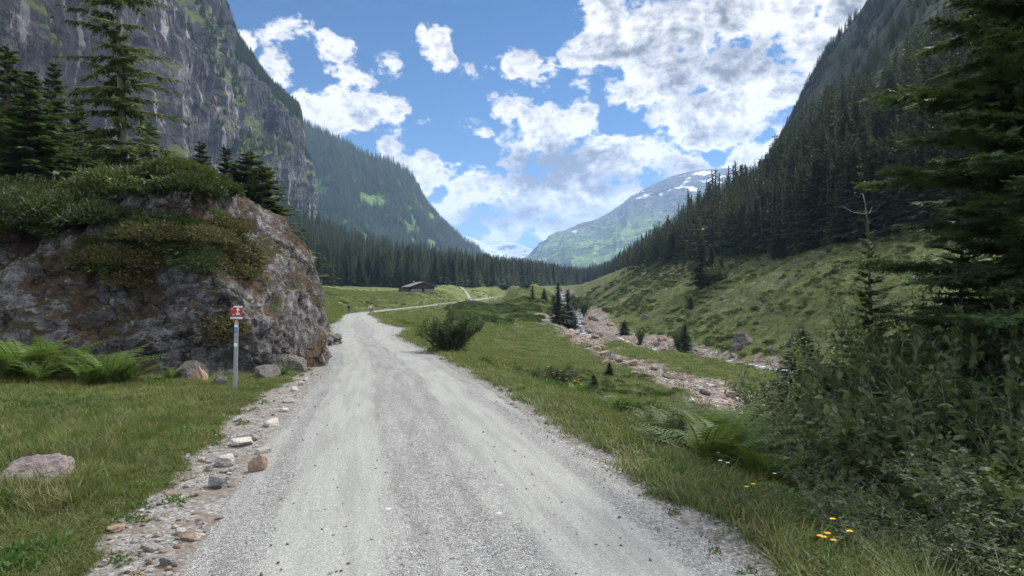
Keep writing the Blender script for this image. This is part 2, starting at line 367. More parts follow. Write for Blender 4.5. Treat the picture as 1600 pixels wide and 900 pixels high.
# ------------------------------------------------------------------ ground sheet (polar grid, out to the horizon)
ang = np.concatenate([np.linspace(-180, -44, 46)[:-1], np.linspace(-44, 44, 660), np.linspace(44, 180, 46)[1:]])
rad = np.concatenate([[0.05], np.geomspace(0.6, 620, 600), np.geomspace(660, 10000, 28)])
AA, RR = np.meshgrid(np.radians(ang), rad); GX = RR * np.sin(AA); GY = RR * np.cos(AA)
GZ = ground(GX, GY)
d, hw = shoulder(GX, GY); inside = (np.abs(d) < hw - .22) & (GY < 455) & (GY > -30)
Pn = np.stack([GX, GY, 0 * GX], -1); nz = fbm(Pn * .9, 4, 77); nz2 = fbm(Pn * 3.5, 3, 78)
edge_r = hw + .22 + 0.55 * (nz - .5) + .35 * (nz2 - .5)
edge_l = hw + .45 * (1 - sm(12, 22, GY)) * sm(0, 4, GY) + .15 + 0.8 * (nz - .5) + .4 * (nz2 - .5)
e = np.where(d > 0, edge_r, edge_l)
grav = (1 - sm(e - .12, e + .28, np.abs(d))) * (GY < 455)
spur = (1 - sm(.3, 1.1, np.abs(GY - 43 - (GX + 6) * .25))) * sm(-9, -7, GX) * (1 - sm(-5.2, -3.2, GX)) * .8
grav = np.maximum(grav, spur)
dr = dist_poly(GX, GY, RIV); dd = dist_poly(GX, GY, DRY)
widR = np.interp(GY, [0, 50, 66, 84, 100, 130, 165, 200, 300, 420], [3, 2.6, 2.8, 4.2, 7.4, 8.5, 8.5, 7, 7, 5])
widD = np.interp(GY, [0, 20, 36, 50, 62, 82, 98, 120], [2.4, 2.6, 3.9, 3.8, 2.0, 1.5, 2.8, 3.5])
bed = np.maximum(1 - sm(widR - 1.6, widR + .8, dr + 7.0 * (nz - .5) + 2.4 * (nz2 - .5)), 1 - sm(widD - 1.2, widD + .8, dd + 6.0 * (nz - .5) + 2.6 * (nz2 - .5)))
scree = sm(.56, .68, fbm(Pn * .05, 4, 91)) * sm(26, 36, GX) * sm(80, 110, GY) * .6
bed = np.maximum(bed, scree * (nz2 > .5))
GZ[inside] -= 0.07
lush = sm(-.5, 1.2, GX - road_x(GY)) * (1 - sm(20, 30, GX)) * (1 - sm(100, 140, GY))
heath = sm(24, 34, GX + 6 * (nz - .5)) * sm(30, 60, GY)
def mgr(t, bs):
    g = pos(t); at = lambda n: t.node('ShaderNodeAttribute', attribute_name=n).outputs['Fac']
    a = t.noise(g, 0.35, 4, 0.6); b = t.noise(g, 2.6, 5, 0.65); c = t.noise(g, 14.0, 3, 0.6); big = t.noise(g, 0.055, 3, .5)
    grass = t.ramp(a, [(0.30, (0.052, 0.072, 0.021)), (0.5, (0.082, 0.106, 0.031)), (0.68, (0.125, 0.140, 0.048))])
    lushc = t.ramp(b, [(0.3, (0.050, 0.082, 0.022)), (0.7, (0.086, 0.130, 0.037))])
    grass = t.mix(t.math('MULTIPLY', at('lush'), .55), grass, lushc)
    pale = t.mapr(t.math('ADD', big, t.math('MULTIPLY', b, .25)), .58, .78)
    grass = t.mix(t.math('MULTIPLY', pale, .6), grass, (0.17, 0.185, 0.07))
    dark = t.mapr(b, 0.60, 0.74)
    grass = t.mix(t.math('MULTIPLY', dark, 0.55), grass, (0.034, 0.052, 0.018))
    grass = t.mix(t.mapr(t.noise(g, 1.3, 6, .7), .52, .64, 0, .5), grass, (0.115, 0.105, 0.05))
    he = t.ramp(t.noise(g, .8, 6, .7), [(0.32, (0.035, 0.048, 0.022)), (0.5, (0.085, 0.105, 0.04)), (0.7, (0.145, 0.15, 0.065))])
    grass = t.mix(at('heath'), grass, he)
    grass = t.mix(0.35, grass, t.ramp(c, [(0.25, (0.4, 0.4, 0.4)), (0.75, (1.5, 1.5, 1.4))]), 'MULTIPLY')
    v = t.voro(g, 55.0, out='Color'); v2 = t.voro(g, 24.0, out='Color')
    gr = t.ramp(t.math('ADD', t.math('MULTIPLY', t.node('ShaderNodeSeparateColor', {0: v}).outputs[0], .6), t.math('MULTIPLY', t.node('ShaderNodeSeparateColor', {0: v2}).outputs[0], .4)),
                [(0.1, (0.08, 0.077, 0.073)), (0.5, (0.17, 0.165, 0.158)), (0.9, (0.32, 0.315, 0.305))])
    dirt = t.mix(t.math('MULTIPLY', t.mapr(t.math('ADD', t.math('MULTIPLY', b, .5), t.math('MULTIPLY', c, .5)), .46, .6), t.math('SUBTRACT', 1.0, t.math('MULTIPLY', at('lush'), .75))), gr, (0.15, 0.125, 0.105))
    pk = t.ramp(t.node('ShaderNodeSeparateColor', {0: t.voro(g, 3.2, out='Color')}).outputs[1], [(0.1, (0.05, 0.045, 0.042)), (0.4, (0.125, 0.10, 0.088)), (0.7, (0.18, 0.156, 0.142)), (0.95, (0.36, 0.345, 0.335))])
    pk = t.mix(0.45, pk, t.ramp(t.node('ShaderNodeSeparateColor', {0: t.voro(g, 1.1, out='Color')}).outputs[0], [(0.0, (0.065, 0.062, 0.062)), (0.5, (0.19, 0.14, 0.115)), (1.0, (0.32, 0.29, 0.275))]))
    col = t.mix(at('gravel'), grass, dirt); col = t.mix(at('bed'), col, pk)
    t.put(bs.inputs['Base Color'], col)
    h = t.math('ADD', t.math('MULTIPLY', b, 0.8), t.math('MULTIPLY', c, 0.35))
    h = t.math('ADD', h, t.math('MULTIPLY', t.voro(g, 3.0), t.math('MULTIPLY', at('bed'), -0.9)))
    bump(t, bs, h, 0.7, 0.12)
M_ground = mat('meadow and gravel', mgr, 0.95, 0.1)
mb = MB(); mb.add(np.stack([GX, GY, GZ], -1), gridfaces(len(rad), len(ang))[:, ::-1])
g_o = tag(link('ground', mb.mesh('ground', M_ground, True, {'gravel': grav, 'bed': bed, 'lush': lush, 'heath': heath})), kind='structure')

# ------------------------------------------------------------------ gravel road
def ribbon(name, ys, cx, halfw, zf, material, crown=0.03, n=31, drop=.035, lift=.004, along=None):
    u = np.linspace(-1, 1, n); Yg = np.repeat(ys[:, None], n, 1); hwv = halfw(ys)
    Xg = cx[:, None] + u[None] * hwv; Pq = np.stack([Xg, Yg, 0 * Xg], -1)
    Xg = Xg + (np.abs(u)[None] > .9) * (fbm(Pq * 3.3, 3, 61) - .5) * .16
    Z = zf(Xg, Yg) + lift + crown * (1 - u[None] ** 2) - drop * sm(.86, 1, np.abs(u))[None]
    b = MB(); b.add(np.stack([Xg, Yg, Z], -1), gridfaces(len(ys), n)); 
    return b.mesh(name, material, True, {'across': np.repeat(u[None], len(ys), 0) })
def mroad(t, bs):
    g = pos(t); u = t.node('ShaderNodeAttribute', attribute_name='across').outputs['Fac']
    sc = lambda k: t.node('ShaderNodeSeparateColor', {0: t.voro(g, k, out='Color')})
    s1 = sc(120.0).outputs[0]; s2 = sc(64.0).outputs[1]; s3 = sc(11.0)
    along = t.node('ShaderNodeCombineXYZ', {0: t.math('MULTIPLY', u, 1.75), 1: t.math('MULTIPLY', t.node('ShaderNodeSeparateXYZ', {0: g}).outputs[1], .09)}).outputs[0]
    a = t.math('ADD', t.math('MULTIPLY', t.noise(along, 2.6, 5, .6), .7), t.math('MULTIPLY', t.noise(t.scalev(g, 1, .5, 1), 2.2, 4, .6), .3)); fine = t.noise(g, 60, 4, .75)
    wob = t.math('MULTIPLY', t.math('SUBTRACT', t.noise(t.scalev(g, .1, .08, 1), 1.0, 3, .5), .5), .35)
    uu = t.math('ABSOLUTE', t.math('ADD', u, wob))
    track = t.math('MULTIPLY', t.mapr(uu, .22, .36), t.math('SUBTRACT', 1.0, t.mapr(uu, .55, .78)))   # packed wheel tracks
    stones = t.ramp(t.math('ADD', t.math('MULTIPLY', s1, .5), t.math('MULTIPLY', s2, .5)), [(0.10, (0.085, 0.085, 0.086)), (0.34, (0.19, 0.193, 0.191)), (0.62, (0.275, 0.278, 0.272)), (0.92, (0.46, 0.46, 0.45))])
    packed = t.mix(t.mapr(fine, .3, .7), (0.225, 0.236, 0.218), (0.305, 0.312, 0.292))
    loose = t.mapr(t.math('ADD', a, t.math('MULTIPLY', track, -.24)), .30, .56)
    col = t.mix(t.math('ADD', t.math('MULTIPLY', loose, .65), .34), packed, stones)
    fl = t.math('MULTIPLY', t.math('GREATER_THAN', s3.outputs[0], .993), t.math('LESS_THAN', t.voro(g, 11.0), .25))
    col = t.mix(fl, col, (0.5, 0.5, 0.49))
    fl2 = t.math('MULTIPLY', t.math('GREATER_THAN', s3.outputs[1], .985), t.math('LESS_THAN', t.voro(g, 11.0), .2))
    col = t.mix(fl2, col, (0.12, 0.12, 0.125))
    dirt = t.mapr(t.noise(t.scalev(g, 1, .3, 1), .8, 4, .6), .55, .72)
    col = t.mix(t.math('MULTIPLY', dirt, .5), col, (0.205, 0.19, 0.155))
    rut = t.mapr(t.noise(along, 6.5, 4, .55), .42, .62)
    col = t.mix(t.math('MULTIPLY', rut, .30), col, (0.13, 0.13, 0.13))
    col = t.mix(t.mapr(t.math('ABSOLUTE', u), .72, 1.0, 0.0, .35), col, t.mix(1.0, stones, (1.12, 1.12, 1.1), 'MULTIPLY'))
    t.put(bs.inputs['Base Color'], col)
    h = t.math('ADD', t.math('MULTIPLY', t.voro(g, 110.0), t.math('ADD', t.math('MULTIPLY', loose, -.5), -.2)), t.math('MULTIPLY', a, 1.4))
    h = t.math('ADD', h, t.math('MULTIPLY', t.voro(g, 60.0), -.3))
    bump(t, bs, h, 0.9, 0.018)
M_road = mat('pale crushed gravel', mroad, 0.95, 0.15)
ys = np.concatenate([np.linspace(-12, 0, 30)[:-1], np.linspace(0, 30, 330)[:-1], np.linspace(30, 150, 300)[:-1], np.linspace(150, 450, 220)])
def road_half(y): return (shoulder(road_x(y)[:, None] + np.array([[-.01, .01]]), np.repeat(y[:, None], 2, 1))[1][:, :1] * np.ones((1, 31)))
def road_halfs(y):
    n = 31; u = np.linspace(-1, 1, n); X = road_x(y)[:, None] + u[None] * .01; return shoulder(X, np.repeat(y[:, None], n, 1))[1]
me = ribbon('gravel_road', ys, road_x(ys), road_halfs, lambda x, y: road_z(y) + .012 * (fbm(np.stack([x * 2, y * .5, 0 * x], -1), 3, 8) - .5), M_road)
tag(link('gravel_road', me), kind='structure')
pth = np.array([P(676, 478, 235)[:2], P(700, 474, 275)[:2], P(727, 467.5, 335)[:2], P(737, 466, 350)[:2], P(730, 461, 385)[:2], P(721, 456.5, 420)[:2]])
t_ = np.linspace(0, len(pth) - 1, 120); cx = np.interp(t_, range(len(pth)), pth[:, 0]); cy = np.interp(t_, range(len(pth)), pth[:, 1])
u = np.linspace(-1, 1, 5); Xp = cx[:, None] + u[None] * 1.0; Yp = cy[:, None] + 0 * Xp
b_ = MB(); b_.add(np.stack([Xp, Yp, ground(Xp, Yp) + .10], -1), gridfaces(120, 5))
tag(link('path', b_.mesh('path', M_road, True, {'across': np.repeat(u[None], 120, 0)})), kind='structure')

# ------------------------------------------------------------------ river
def mriver(t, bs):
    g = pos(t); n = t.noise(t.scalev(g, 1, .6, 1), 1.5, 5, .7, 1.0); foam = t.mapr(n, .50, .60)
    t.put(bs.inputs['Base Color'], t.mix(foam, (0.06, 0.08, 0.08), (0.55, 0.57, 0.58)))
    t.put(bs.inputs['Roughness'], t.mapr(foam, 0, 1, .08, .7)); bump(t, bs, t.noise(g, 3.0, 5, .7), .8, .15)
M_river = mat('white water', mriver, 0.1, 0.5)
tt = np.linspace(0, len(RIV) - 1, 260); rx = np.interp(tt, range(len(RIV)), RIV[:, 0]); ry = np.interp(tt, range(len(RIV)), RIV[:, 1])
k_ = np.ones(9) / 9; rxs = np.convolve(np.pad(rx, 4, 'edge'), k_, 'valid'); rys = np.convolve(np.pad(ry, 4, 'edge'), k_, 'valid')
tx, ty = np.gradient(rxs), np.gradient(rys); nl = np.hypot(tx, ty); nx, ny = -ty / nl, tx / nl
u = np.linspace(-1, 1, 9); wid = 1.5
Xr = rxs[:, None] + nx[:, None] * u * wid; Yr = rys[:, None] + ny[:, None] * u * wid
zc = ground(rxs, rys); zc = np.convolve(np.pad(zc, 4, 'edge'), k_, 'valid')
Zr = zc[:, None] + .22 + .10 * (fbm(np.stack([Xr, Yr, 0 * Xr], -1) * .8, 3, 21) - .5)
b_ = MB(); b_.add(np.stack([Xr, Yr, Zr], -1), gridfaces(260, 9)[:, ::-1])
tag(link('river', b_.mesh('river', M_river, True)), kind='structure')

# ------------------------------------------------------------------ mountains
def catm(pts, t):
    pts = np.asarray(pts, float); n = len(pts); i = np.clip(np.floor(t).astype(int), 0, n - 2); f = (t - i)[:, None]
    p0 = pts[np.clip(i - 1, 0, n - 1)]; p1 = pts[i]; p2 = pts[i + 1]; p3 = pts[np.clip(i + 2, 0, n - 1)]
    return .5 * (2 * p1 + (p2 - p0) * f + (2 * p0 - 5 * p1 + 4 * p2 - p3) * f ** 2 + (3 * p1 - p0 - 3 * p2 + p3) * f ** 3)
def lin(pts, t):
    pts = np.asarray(pts, float); i = np.clip(np.floor(t).astype(int), 0, len(pts) - 2); f = (t - i)[:, None]
    return pts[i] * (1 - f) + pts[i + 1] * f
class Mountain:
    def __init__(s, name, foot, crest, material, ns=300, nv=160, amp=20, freq=1 / 120., prof=None, octaves=7, seed=0, ridge=True, back=0.6, edgeamp=0.35, gain=.5, gully=0, step=0):
        foot = [P(*p) for p in foot]; crest = [P(*p) for p in crest]
        t = np.linspace(0, len(foot) - 1, ns); A = catm(foot, t); B = catm(crest, t)
        v = np.linspace(0, 1, nv); ph, pv = prof(v) if prof else (v, v ** 1.1)
        X = A[:, None, :2] + (B - A)[:, None, :2] * ph[None, :, None]; Zz = A[:, None, 2] + (B - A)[:, None, 2] * pv[None]
        G = np.concatenate([X, Zz[..., None]], -1)
        du = np.gradient(G, axis=0); dv = np.gradient(G, axis=1); N = np.cross(dv, du); N /= np.linalg.norm(N, axis=-1, keepdims=True) + 1e-9
        cen = np.array([0, 0, 50.]); flip = np.sign(((cen - G) * N).sum(-1, keepdims=True)); N = N * flip
        env = (sm(0, .12, v) * (edgeamp + (1 - edgeamp) * (1 - sm(.82, 1.0, v))))[None]
        q = G * freq; wq = np.stack([fbm(q * .7, 3, seed + 200), fbm(q * .7, 3, seed + 210), fbm(q * .7, 3, seed + 220)], -1) - .5
        n = fbm(q + wq * 1.2, octaves, seed, gain, ridge) - .55
        if gully:
            arc = np.cumsum(np.r_[0, np.linalg.norm(np.diff(B, axis=0), axis=1)])[:, None] * freq
            gq = np.stack([arc * 1.6 + 0 * Zz + 1.0 * wq[..., 0], Zz * freq * .25, 0 * Zz], -1); n = n + gully * (fbm(gq, 5, seed + 50, .55, True) - .55)
        if step: n = n + step * (fbm(np.stack([G[..., 0] * freq * .5, G[..., 1] * freq * .5, Zz * freq * 3.0 + G[..., 0] * freq], -1) + wq, 5, seed + 70, .55, True) - .5)
        G = G + N * (n * amp * env)[..., None]
        s.front = G
        # back slope so that the ridge is solid from behind
        outv = np.zeros_like(B); dxy = (B - A)[:, :2]; outv[:, :2] = dxy / (np.linalg.norm(dxy, axis=1, keepdims=True) + 1e-9)
        H = np.maximum(B[:, 2], 1)[:, None]; kk = np.linspace(0, 1, 14)[1:]
        BK = G[:, -1][:, None] + outv[:, None] * (kk[None, :, None] * H[..., None] * 1.3); BK[..., 2] -= (kk ** 1.4)[None] * (H + 30)
        G = np.concatenate([G, BK], 1)
        b = MB(); b.add(G, gridfaces(G.shape[0], G.shape[1]))
        s.o = tag(link(name, b.mesh(name, material, True)), kind='structure'); s.ns, s.nv = ns, nv; s.n = N
    def at(s, si, vi):
        i = np.clip(si * (s.ns - 1), 0, s.ns - 1.001); j = np.clip(vi * (s.nv - 1), 0, s.nv - 1.001); i0 = i.astype(int); j0 = j.astype(int); a = (i - i0)[:, None]; b = (j - j0)[:, None]
        G = s.front
        return (G[i0, j0] * (1 - a) + G[i0 + 1, j0] * a) * (1 - b) + (G[i0, j0 + 1] * (1 - a) + G[i0 + 1, j0 + 1] * a) * b
    def up(s, si, vi):
        e = 1.5 / s.nv; p = s.at(si, np.clip(vi - e, 0, 1)); q = s.at(si, np.clip(vi + e, 0, 1)); d = q - p
        return d[:, 2] / (np.linalg.norm(d, axis=1) + 1e-9)      # 1 = vertical
def rockmat(name, c_dark, c_mid, c_light, green, streak=(1, 1, .12), sc=.03, gthr=(.55, .8), gamount=.9, lightamt=(.56, .7), b=(1.0, 4.0), nzoff=0.0, snow=None):
    def fn(t, bs):
        g = pos(t); n = t.noise(g, sc, 8, .68, .6); st = t.noise(t.scalev(g, *streak), sc * 4.0, 7, .65, .4); f = t.noise(g, sc * 15, 8, .75)
        c = t.ramp(t.math('ADD', t.math('MULTIPLY', n, .6), t.math('MULTIPLY', f, .4)), [(0.33, c_dark), (0.52, c_mid), (0.70, c_light)])
        c = t.mix(t.mapr(st, lightamt[0], lightamt[1]), c, c_light)
        c = t.mix(t.mapr(t.noise(t.scalev(g, 1, 1, .6), sc * .55, 7, .65, .8), .44, .56, .55, 0), c, t.mix(.5, c_dark, c_mid))
        dk = t.mapr(t.noise(t.vmath('ADD', t.scalev(g, *streak), (37, 11, 5)), sc * 6, 6, .7), .54, .66)
        c = t.mix(t.math('MULTIPLY', dk, .75), c, c_dark)
        nrm = t.node('ShaderNodeSeparateXYZ', {0: t.node('ShaderNodeNewGeometry').outputs['Normal']}).outputs[2]
        gm = t.mapr(t.math('ADD', nrm, t.math('MULTIPLY', t.math('SUBTRACT', t.noise(g, sc * 2.2, 6, .65), .5), 1.6)), gthr[0], gthr[1])
        c = t.mix(t.math('MULTIPLY', gm, gamount), c, t.mix(t.noise(g, sc * 5, 4, .6), green[0], green[1]))
        if snow:
            z = t.node('ShaderNodeSeparateXYZ', {0: g}).outputs[2]
            s_ = t.math('ADD', t.math('MULTIPLY', t.math('SUBTRACT', t.noise(t.scalev(g, 1, 1, 2.2), sc * 2.6, 7, .62), .5), snow[2]), t.mapr(z, snow[0], snow[1], -1, 1, False))
            s_ = t.math('ADD', s_, t.math('MULTIPLY', t.math('SUBTRACT', nrm, .6), snow[3]))
            c = t.mix(t.mapr(s_, -.02, .06), c, (0.42, 0.46, 0.52))
        t.put(bs.inputs['Base Color'], c)
        bump(t, bs, t.math('ADD', t.math('MULTIPLY', n, 1.2), t.math('ADD', t.math('MULTIPLY', st, .8), t.math('MULTIPLY', f, .5))), b[0], b[1])
    return mat(name, fn, .95, .1)
M_cliff = rockmat('cliff rock', (0.024, 0.025, 0.030), (0.062, 0.060, 0.066), (0.33, 0.31, 0.32), ((0.06, 0.085, 0.025), (0.12, 0.15, 0.04)), (1, 1, .10), .022, (.36, .58), .9, (.555, .64), (1.0, 5))
M_slope = rockmat('forest slope', (0.04, 0.038, 0.042), (0.10, 0.09, 0.092), (0.30, 0.27, 0.27), ((0.022, 0.034, 0.016), (0.055, 0.075, 0.025)), (1, 1, .35), .03, (.30, .62), .95, (.56, .70), (.8, 4))
M_wood = rockmat('forest floor', (0.03, 0.035, 0.02), (0.05, 0.06, 0.03), (0.12, 0.12, 0.09), ((0.03, 0.05, 0.018), (0.09, 0.13, 0.035)), (1, 1, .5), .02, (.1, .5), .95, (.6, .8), (.6, 3))
M_green = rockmat('mountain meadow and woods', (0.04, 0.06, 0.04), (0.075, 0.105, 0.055), (0.20, 0.19, 0.17), ((0.035, 0.075, 0.025), (0.13, 0.21, 0.045)), (1, 1, .35), .010, (.25, .6), .95, (.6, .74), (1, 12))
def mfar(t, bs):
    g = pos(t); z = t.node('ShaderNodeSeparateXYZ', {0: g}).outputs[2]; n = t.noise(g, .0032, 9, .66, .5); f = t.noise(g, .02, 7, .7); st = t.noise(t.scalev(g, 1, 1, .25), .012, 8, .7)
    rock_ = t.ramp(t.math('ADD', t.math('MULTIPLY', st, .6), t.math('MULTIPLY', f, .4)), [(.36, (0.025, 0.026, 0.032)), (.5, (0.058, 0.057, 0.060)), (.64, (0.14, 0.135, 0.135))])
    wood_ = t.mix(t.mapr(f, .4, .6), (0.022, 0.045, 0.028), (0.05, 0.085, 0.04)); lawn = t.mix(t.mapr(st, .4, .6), (0.08, 0.145, 0.03), (0.15, 0.22, 0.05))
    lm = t.mapr(t.math('ADD', n, t.math('MULTIPLY', t.math('SUBTRACT', f, .5), .35)), .50, .54); c = t.mix(lm, wood_, lawn)
    c = t.mix(t.mapr(st, .57, .63), c, rock_)
    zn = t.math('ADD', z, t.math('MULTIPLY', t.math('SUBTRACT', n, .5), 900)); c = t.mix(t.mapr(zn, 430, 620), c, rock_)
    sn = t.math('MULTIPLY', t.mapr(t.noise(t.scalev(g, 1, 1, 3.0), .0065, 8, .6), .56, .59), t.mapr(zn, 520, 640)); c = t.mix(sn, c, (0.72, 0.74, 0.78))
    t.put(bs.inputs['Base Color'], c); bump(t, bs, t.math('ADD', n, t.math('MULTIPLY', st, .6)), 1.0, 60)
M_far = mat('high mountain', mfar, .95, .1)
M_far_ = rockmat('high mountain', (0.07, 0.07, 0.075), (0.13, 0.125, 0.125), (0.24, 0.23, 0.22), ((0.03, 0.07, 0.03), (0.10, 0.19, 0.035)), (1, 1, .3), .0028, (.62, .85), 1.0, (.56, .7), (1, 40), snow=(620, 1150, 3.2, 1.0))
M_glac = rockmat('glacier mountain', (0.06, 0.065, 0.075), (0.11, 0.11, 0.12), (0.22, 0.22, 0.24), ((0.10, 0.10, 0.11), (0.16, 0.16, 0.17)), (1, 1, .4), .0022, (.9, 1.2), .2, (.56, .7), (1, 60), snow=(250, 900, 2.6, 1.6))

def prof_cliff(v):
    ph = np.interp(v, [0, .14, .22, .5, .62, .68, 1], [0, .42, .52, .62, .72, .80, 1]); pv = np.interp(v, [0, .14, .22, .5, .62, .68, 1], [0, .08, .16, .52, .64, .68, 1])
    k = np.ones(9) / 9; return np.convolve(np.pad(ph, 4, 'edge'), k, 'valid'), np.convolve(np.pad(pv, 4, 'edge'), k, 'valid')
cliff = Mountain('mountain', [(-900, 330, 130), (-300, 385, 200), (0, 400, 260), (130, 405, 330), (240, 408, 460), (320, 410, 600), (380, 412, 760), (425, 416, 900), (455, 420, 1030), (475, 424, 1150), (486, 428, 1260)],
    [(-1100, -700, 330), (-300, -760, 420), (0, -650, 560), (130, -430, 680), (240, -210, 820), (318, -50, 940), (366, 55, 1010), (402, 112, 1070), (440, 152, 1130), (468, 192, 1190), (478, 330, 1290)],
    M_cliff, 620, 420, 38, 1 / 120., prof_cliff, 7, 3, True, .6, .25, .5, 1.5, .25)
right_m = Mountain('mountain', [(3400, 300, 60), (2300, 340, 66), (1700, 365, 84), (1450, 378, 104), (1300, 395, 128), (1200, 420, 165), (1100, 425, 215), (1000, 442, 330), (955, 447, 540), (930, 447, 760), (905, 449, 950)],
    [(3800, -500, 380), (2500, -420, 480), (1850, -420, 560), (1530, -230, 620), (1352, 8, 690), (1282, 104, 750), (1232, 204, 810), (1184, 290, 900), (1122, 344, 1000), (1060, 392, 1100), (940, 442, 1250)],
    M_slope, 520, 320, 17, 1 / 120., lambda v: (v, .72 * v + .28 * v ** 2.4), 7, 23, True, .6, .22, .55, .7, .5)
wood_m = Mountain('mountain', [(300, 440, 300), (420, 446, 330), (500, 446, 385), (600, 446, 405), (720, 446, 430), (830, 446, 600), (900, 447, 820), (975, 449, 950)],
    [(250, 310, 850), (400, 335, 900), (490, 352, 950), (600, 392, 950), (720, 414, 950), (830, 430, 1050), (900, 439, 1200), (980, 446, 1300)], M_wood, 240, 90, 14, 1 / 90., None, 5, 41, False)
blue_m = Mountain('mountain', [(150, 430, 1300), (350, 430, 1400), (470, 428, 1500), (560, 426, 1600), (640, 428, 1750), (700, 428, 1900), (735, 430, 2050), (765, 432, 2200)],
    [(150, 20, 1900), (340, 110, 1950), (470, 190, 2000), (560, 238, 2100), (634, 268, 2200), (668, 322, 2280), (716, 382, 2350), (765, 424, 2400)], M_green, 420, 260, 60, 1 / 320., lambda v: (v, .8 * v + .2 * v ** 2), 7, 55, True, .6, .2, .55, .8)
teal_m = Mountain('mountain', [(880, 446, 1500), (960, 446, 1450), (1040, 446, 1400), (1120, 446, 1350), (1220, 446, 1300)],
    [(925, 436, 2100), (985, 406, 2050), (1040, 358, 2000), (1100, 306, 1950), (1260, 232, 1900)], M_green, 260, 160, 40, 1 / 260., None, 7, 75, True, .6, .15, .55, .6)
far_m = Mountain('mountain', [(800, 440, 3900), (860, 438, 3600), (930, 438, 3400), (1010, 438, 3300), (1100, 438, 3200), (1250, 438, 3100)],
    [(835, 408, 5200), (880, 372, 5000), (952, 334, 4900), (1012, 293, 4700), (1082, 268, 4600), (1250, 262, 4500)], M_far, 520, 320, 190, 1 / 900., lambda v: (v, .85 * v + .15 * v ** 2), 8, 95, True, .6, .16, .55, .8)
glac_m = Mountain('mountain', [(640, 436, 6500), (740, 436, 6600), (820, 436, 6600), (900, 436, 6500), (1000, 436, 6400)],
    [(640, 398, 8000), (712, 382, 8200), (729, 370, 8300), (750, 383, 8300), (776, 376, 8300), (812, 380, 8200), (850, 367, 8000), (885, 372, 7800), (1000, 390, 7800)], M_glac, 420, 220, 150, 1 / 1200., None, 8, 115, True, .6, .22, .55)
# ------------------------------------------------------------------ plant and rock builders
def nrm_(v): return v / (np.linalg.norm(v, axis=-1, keepdims=True) + 1e-9)
def kites(mb, B, Dv, U, L, wr=.22, m=0, mid=.42, fold=0.0):
    """thin leaf / needle sprays: base, two sides, tip"""
    B, Dv, U = B.reshape(-1, 3), nrm_(Dv.reshape(-1, 3)), U.reshape(-1, 3); L = np.broadcast_to(L, (len(B),))[:, None]
    S = nrm_(np.cross(Dv, U)); N = np.cross(S, Dv)
    V = np.stack([B, B + Dv * L * mid + S * L * wr + N * L * fold, B + Dv * L, B + Dv * L * mid - S * L * wr + N * L * fold], 1)
    n = len(B); mb.add(V, np.arange(4 * n).reshape(n, 4), m)
def leaves(mb, B, Dv, U, L, wr=.3, m=0):
    """folded pointed-oval leaves, two quads each"""
    Dv = nrm_(Dv); L = np.broadcast_to(L, (len(B),))[:, None]; S = nrm_(np.cross(Dv, U)); N = np.cross(S, Dv)
    w1, w2 = wr * .9, wr * .8
    V = np.stack([B, B + Dv * L * .30 + S * L * w1 + N * L * .07, B + Dv * L * .68 + S * L * w2 + N * L * .06, B + Dv * L - N * L * .06,
                  B + Dv * L * .68 - S * L * w2 + N * L * .06, B + Dv * L * .30 - S * L * w1 + N * L * .07], 1)
    n = len(B); i = np.arange(n)[:, None] * 6
    mb.add(V, np.concatenate([i + np.array([[0, 1, 2, 3]]), i + np.array([[0, 3, 4, 5]])]), m)
def feather(g, B, Dv, U, L, m, ratio=.38, s0=.12, out=.75, side=.8, hang=.12, jit=.15):
    """side twigs on both sides of every axis; returns arrays of the next level"""
    n = len(B); s = np.linspace(s0, .97, m)[None, :, None]; sgn = np.array([-1, 1])[None, None, :]
    s = np.clip(s + g.uniform(-.03, .03, (n, m, 2)) + 0 * sgn, 0, 1)
    S = nrm_(np.cross(Dv, U)); P0 = B[:, None, None] + Dv[:, None, None] * (L[:, None, None] * s)[..., None]
    D2 = Dv[:, None, None] * out + S[:, None, None] * (sgn * side)[..., None] + g.normal(0, jit, (n, m, 2, 3)); D2[..., 2] -= hang
    L2 = L[:, None, None] * ratio * (1 - .72 * s ** 1.6) * g.uniform(.7, 1.15, (n, m, 2))
    U2 = np.broadcast_to(U[:, None, None], D2.shape) + g.normal(0, .25, D2.shape)
    return P0.reshape(-1, 3), nrm_(D2.reshape(-1, 3)), nrm_(U2.reshape(-1, 3)), L2.reshape(-1)
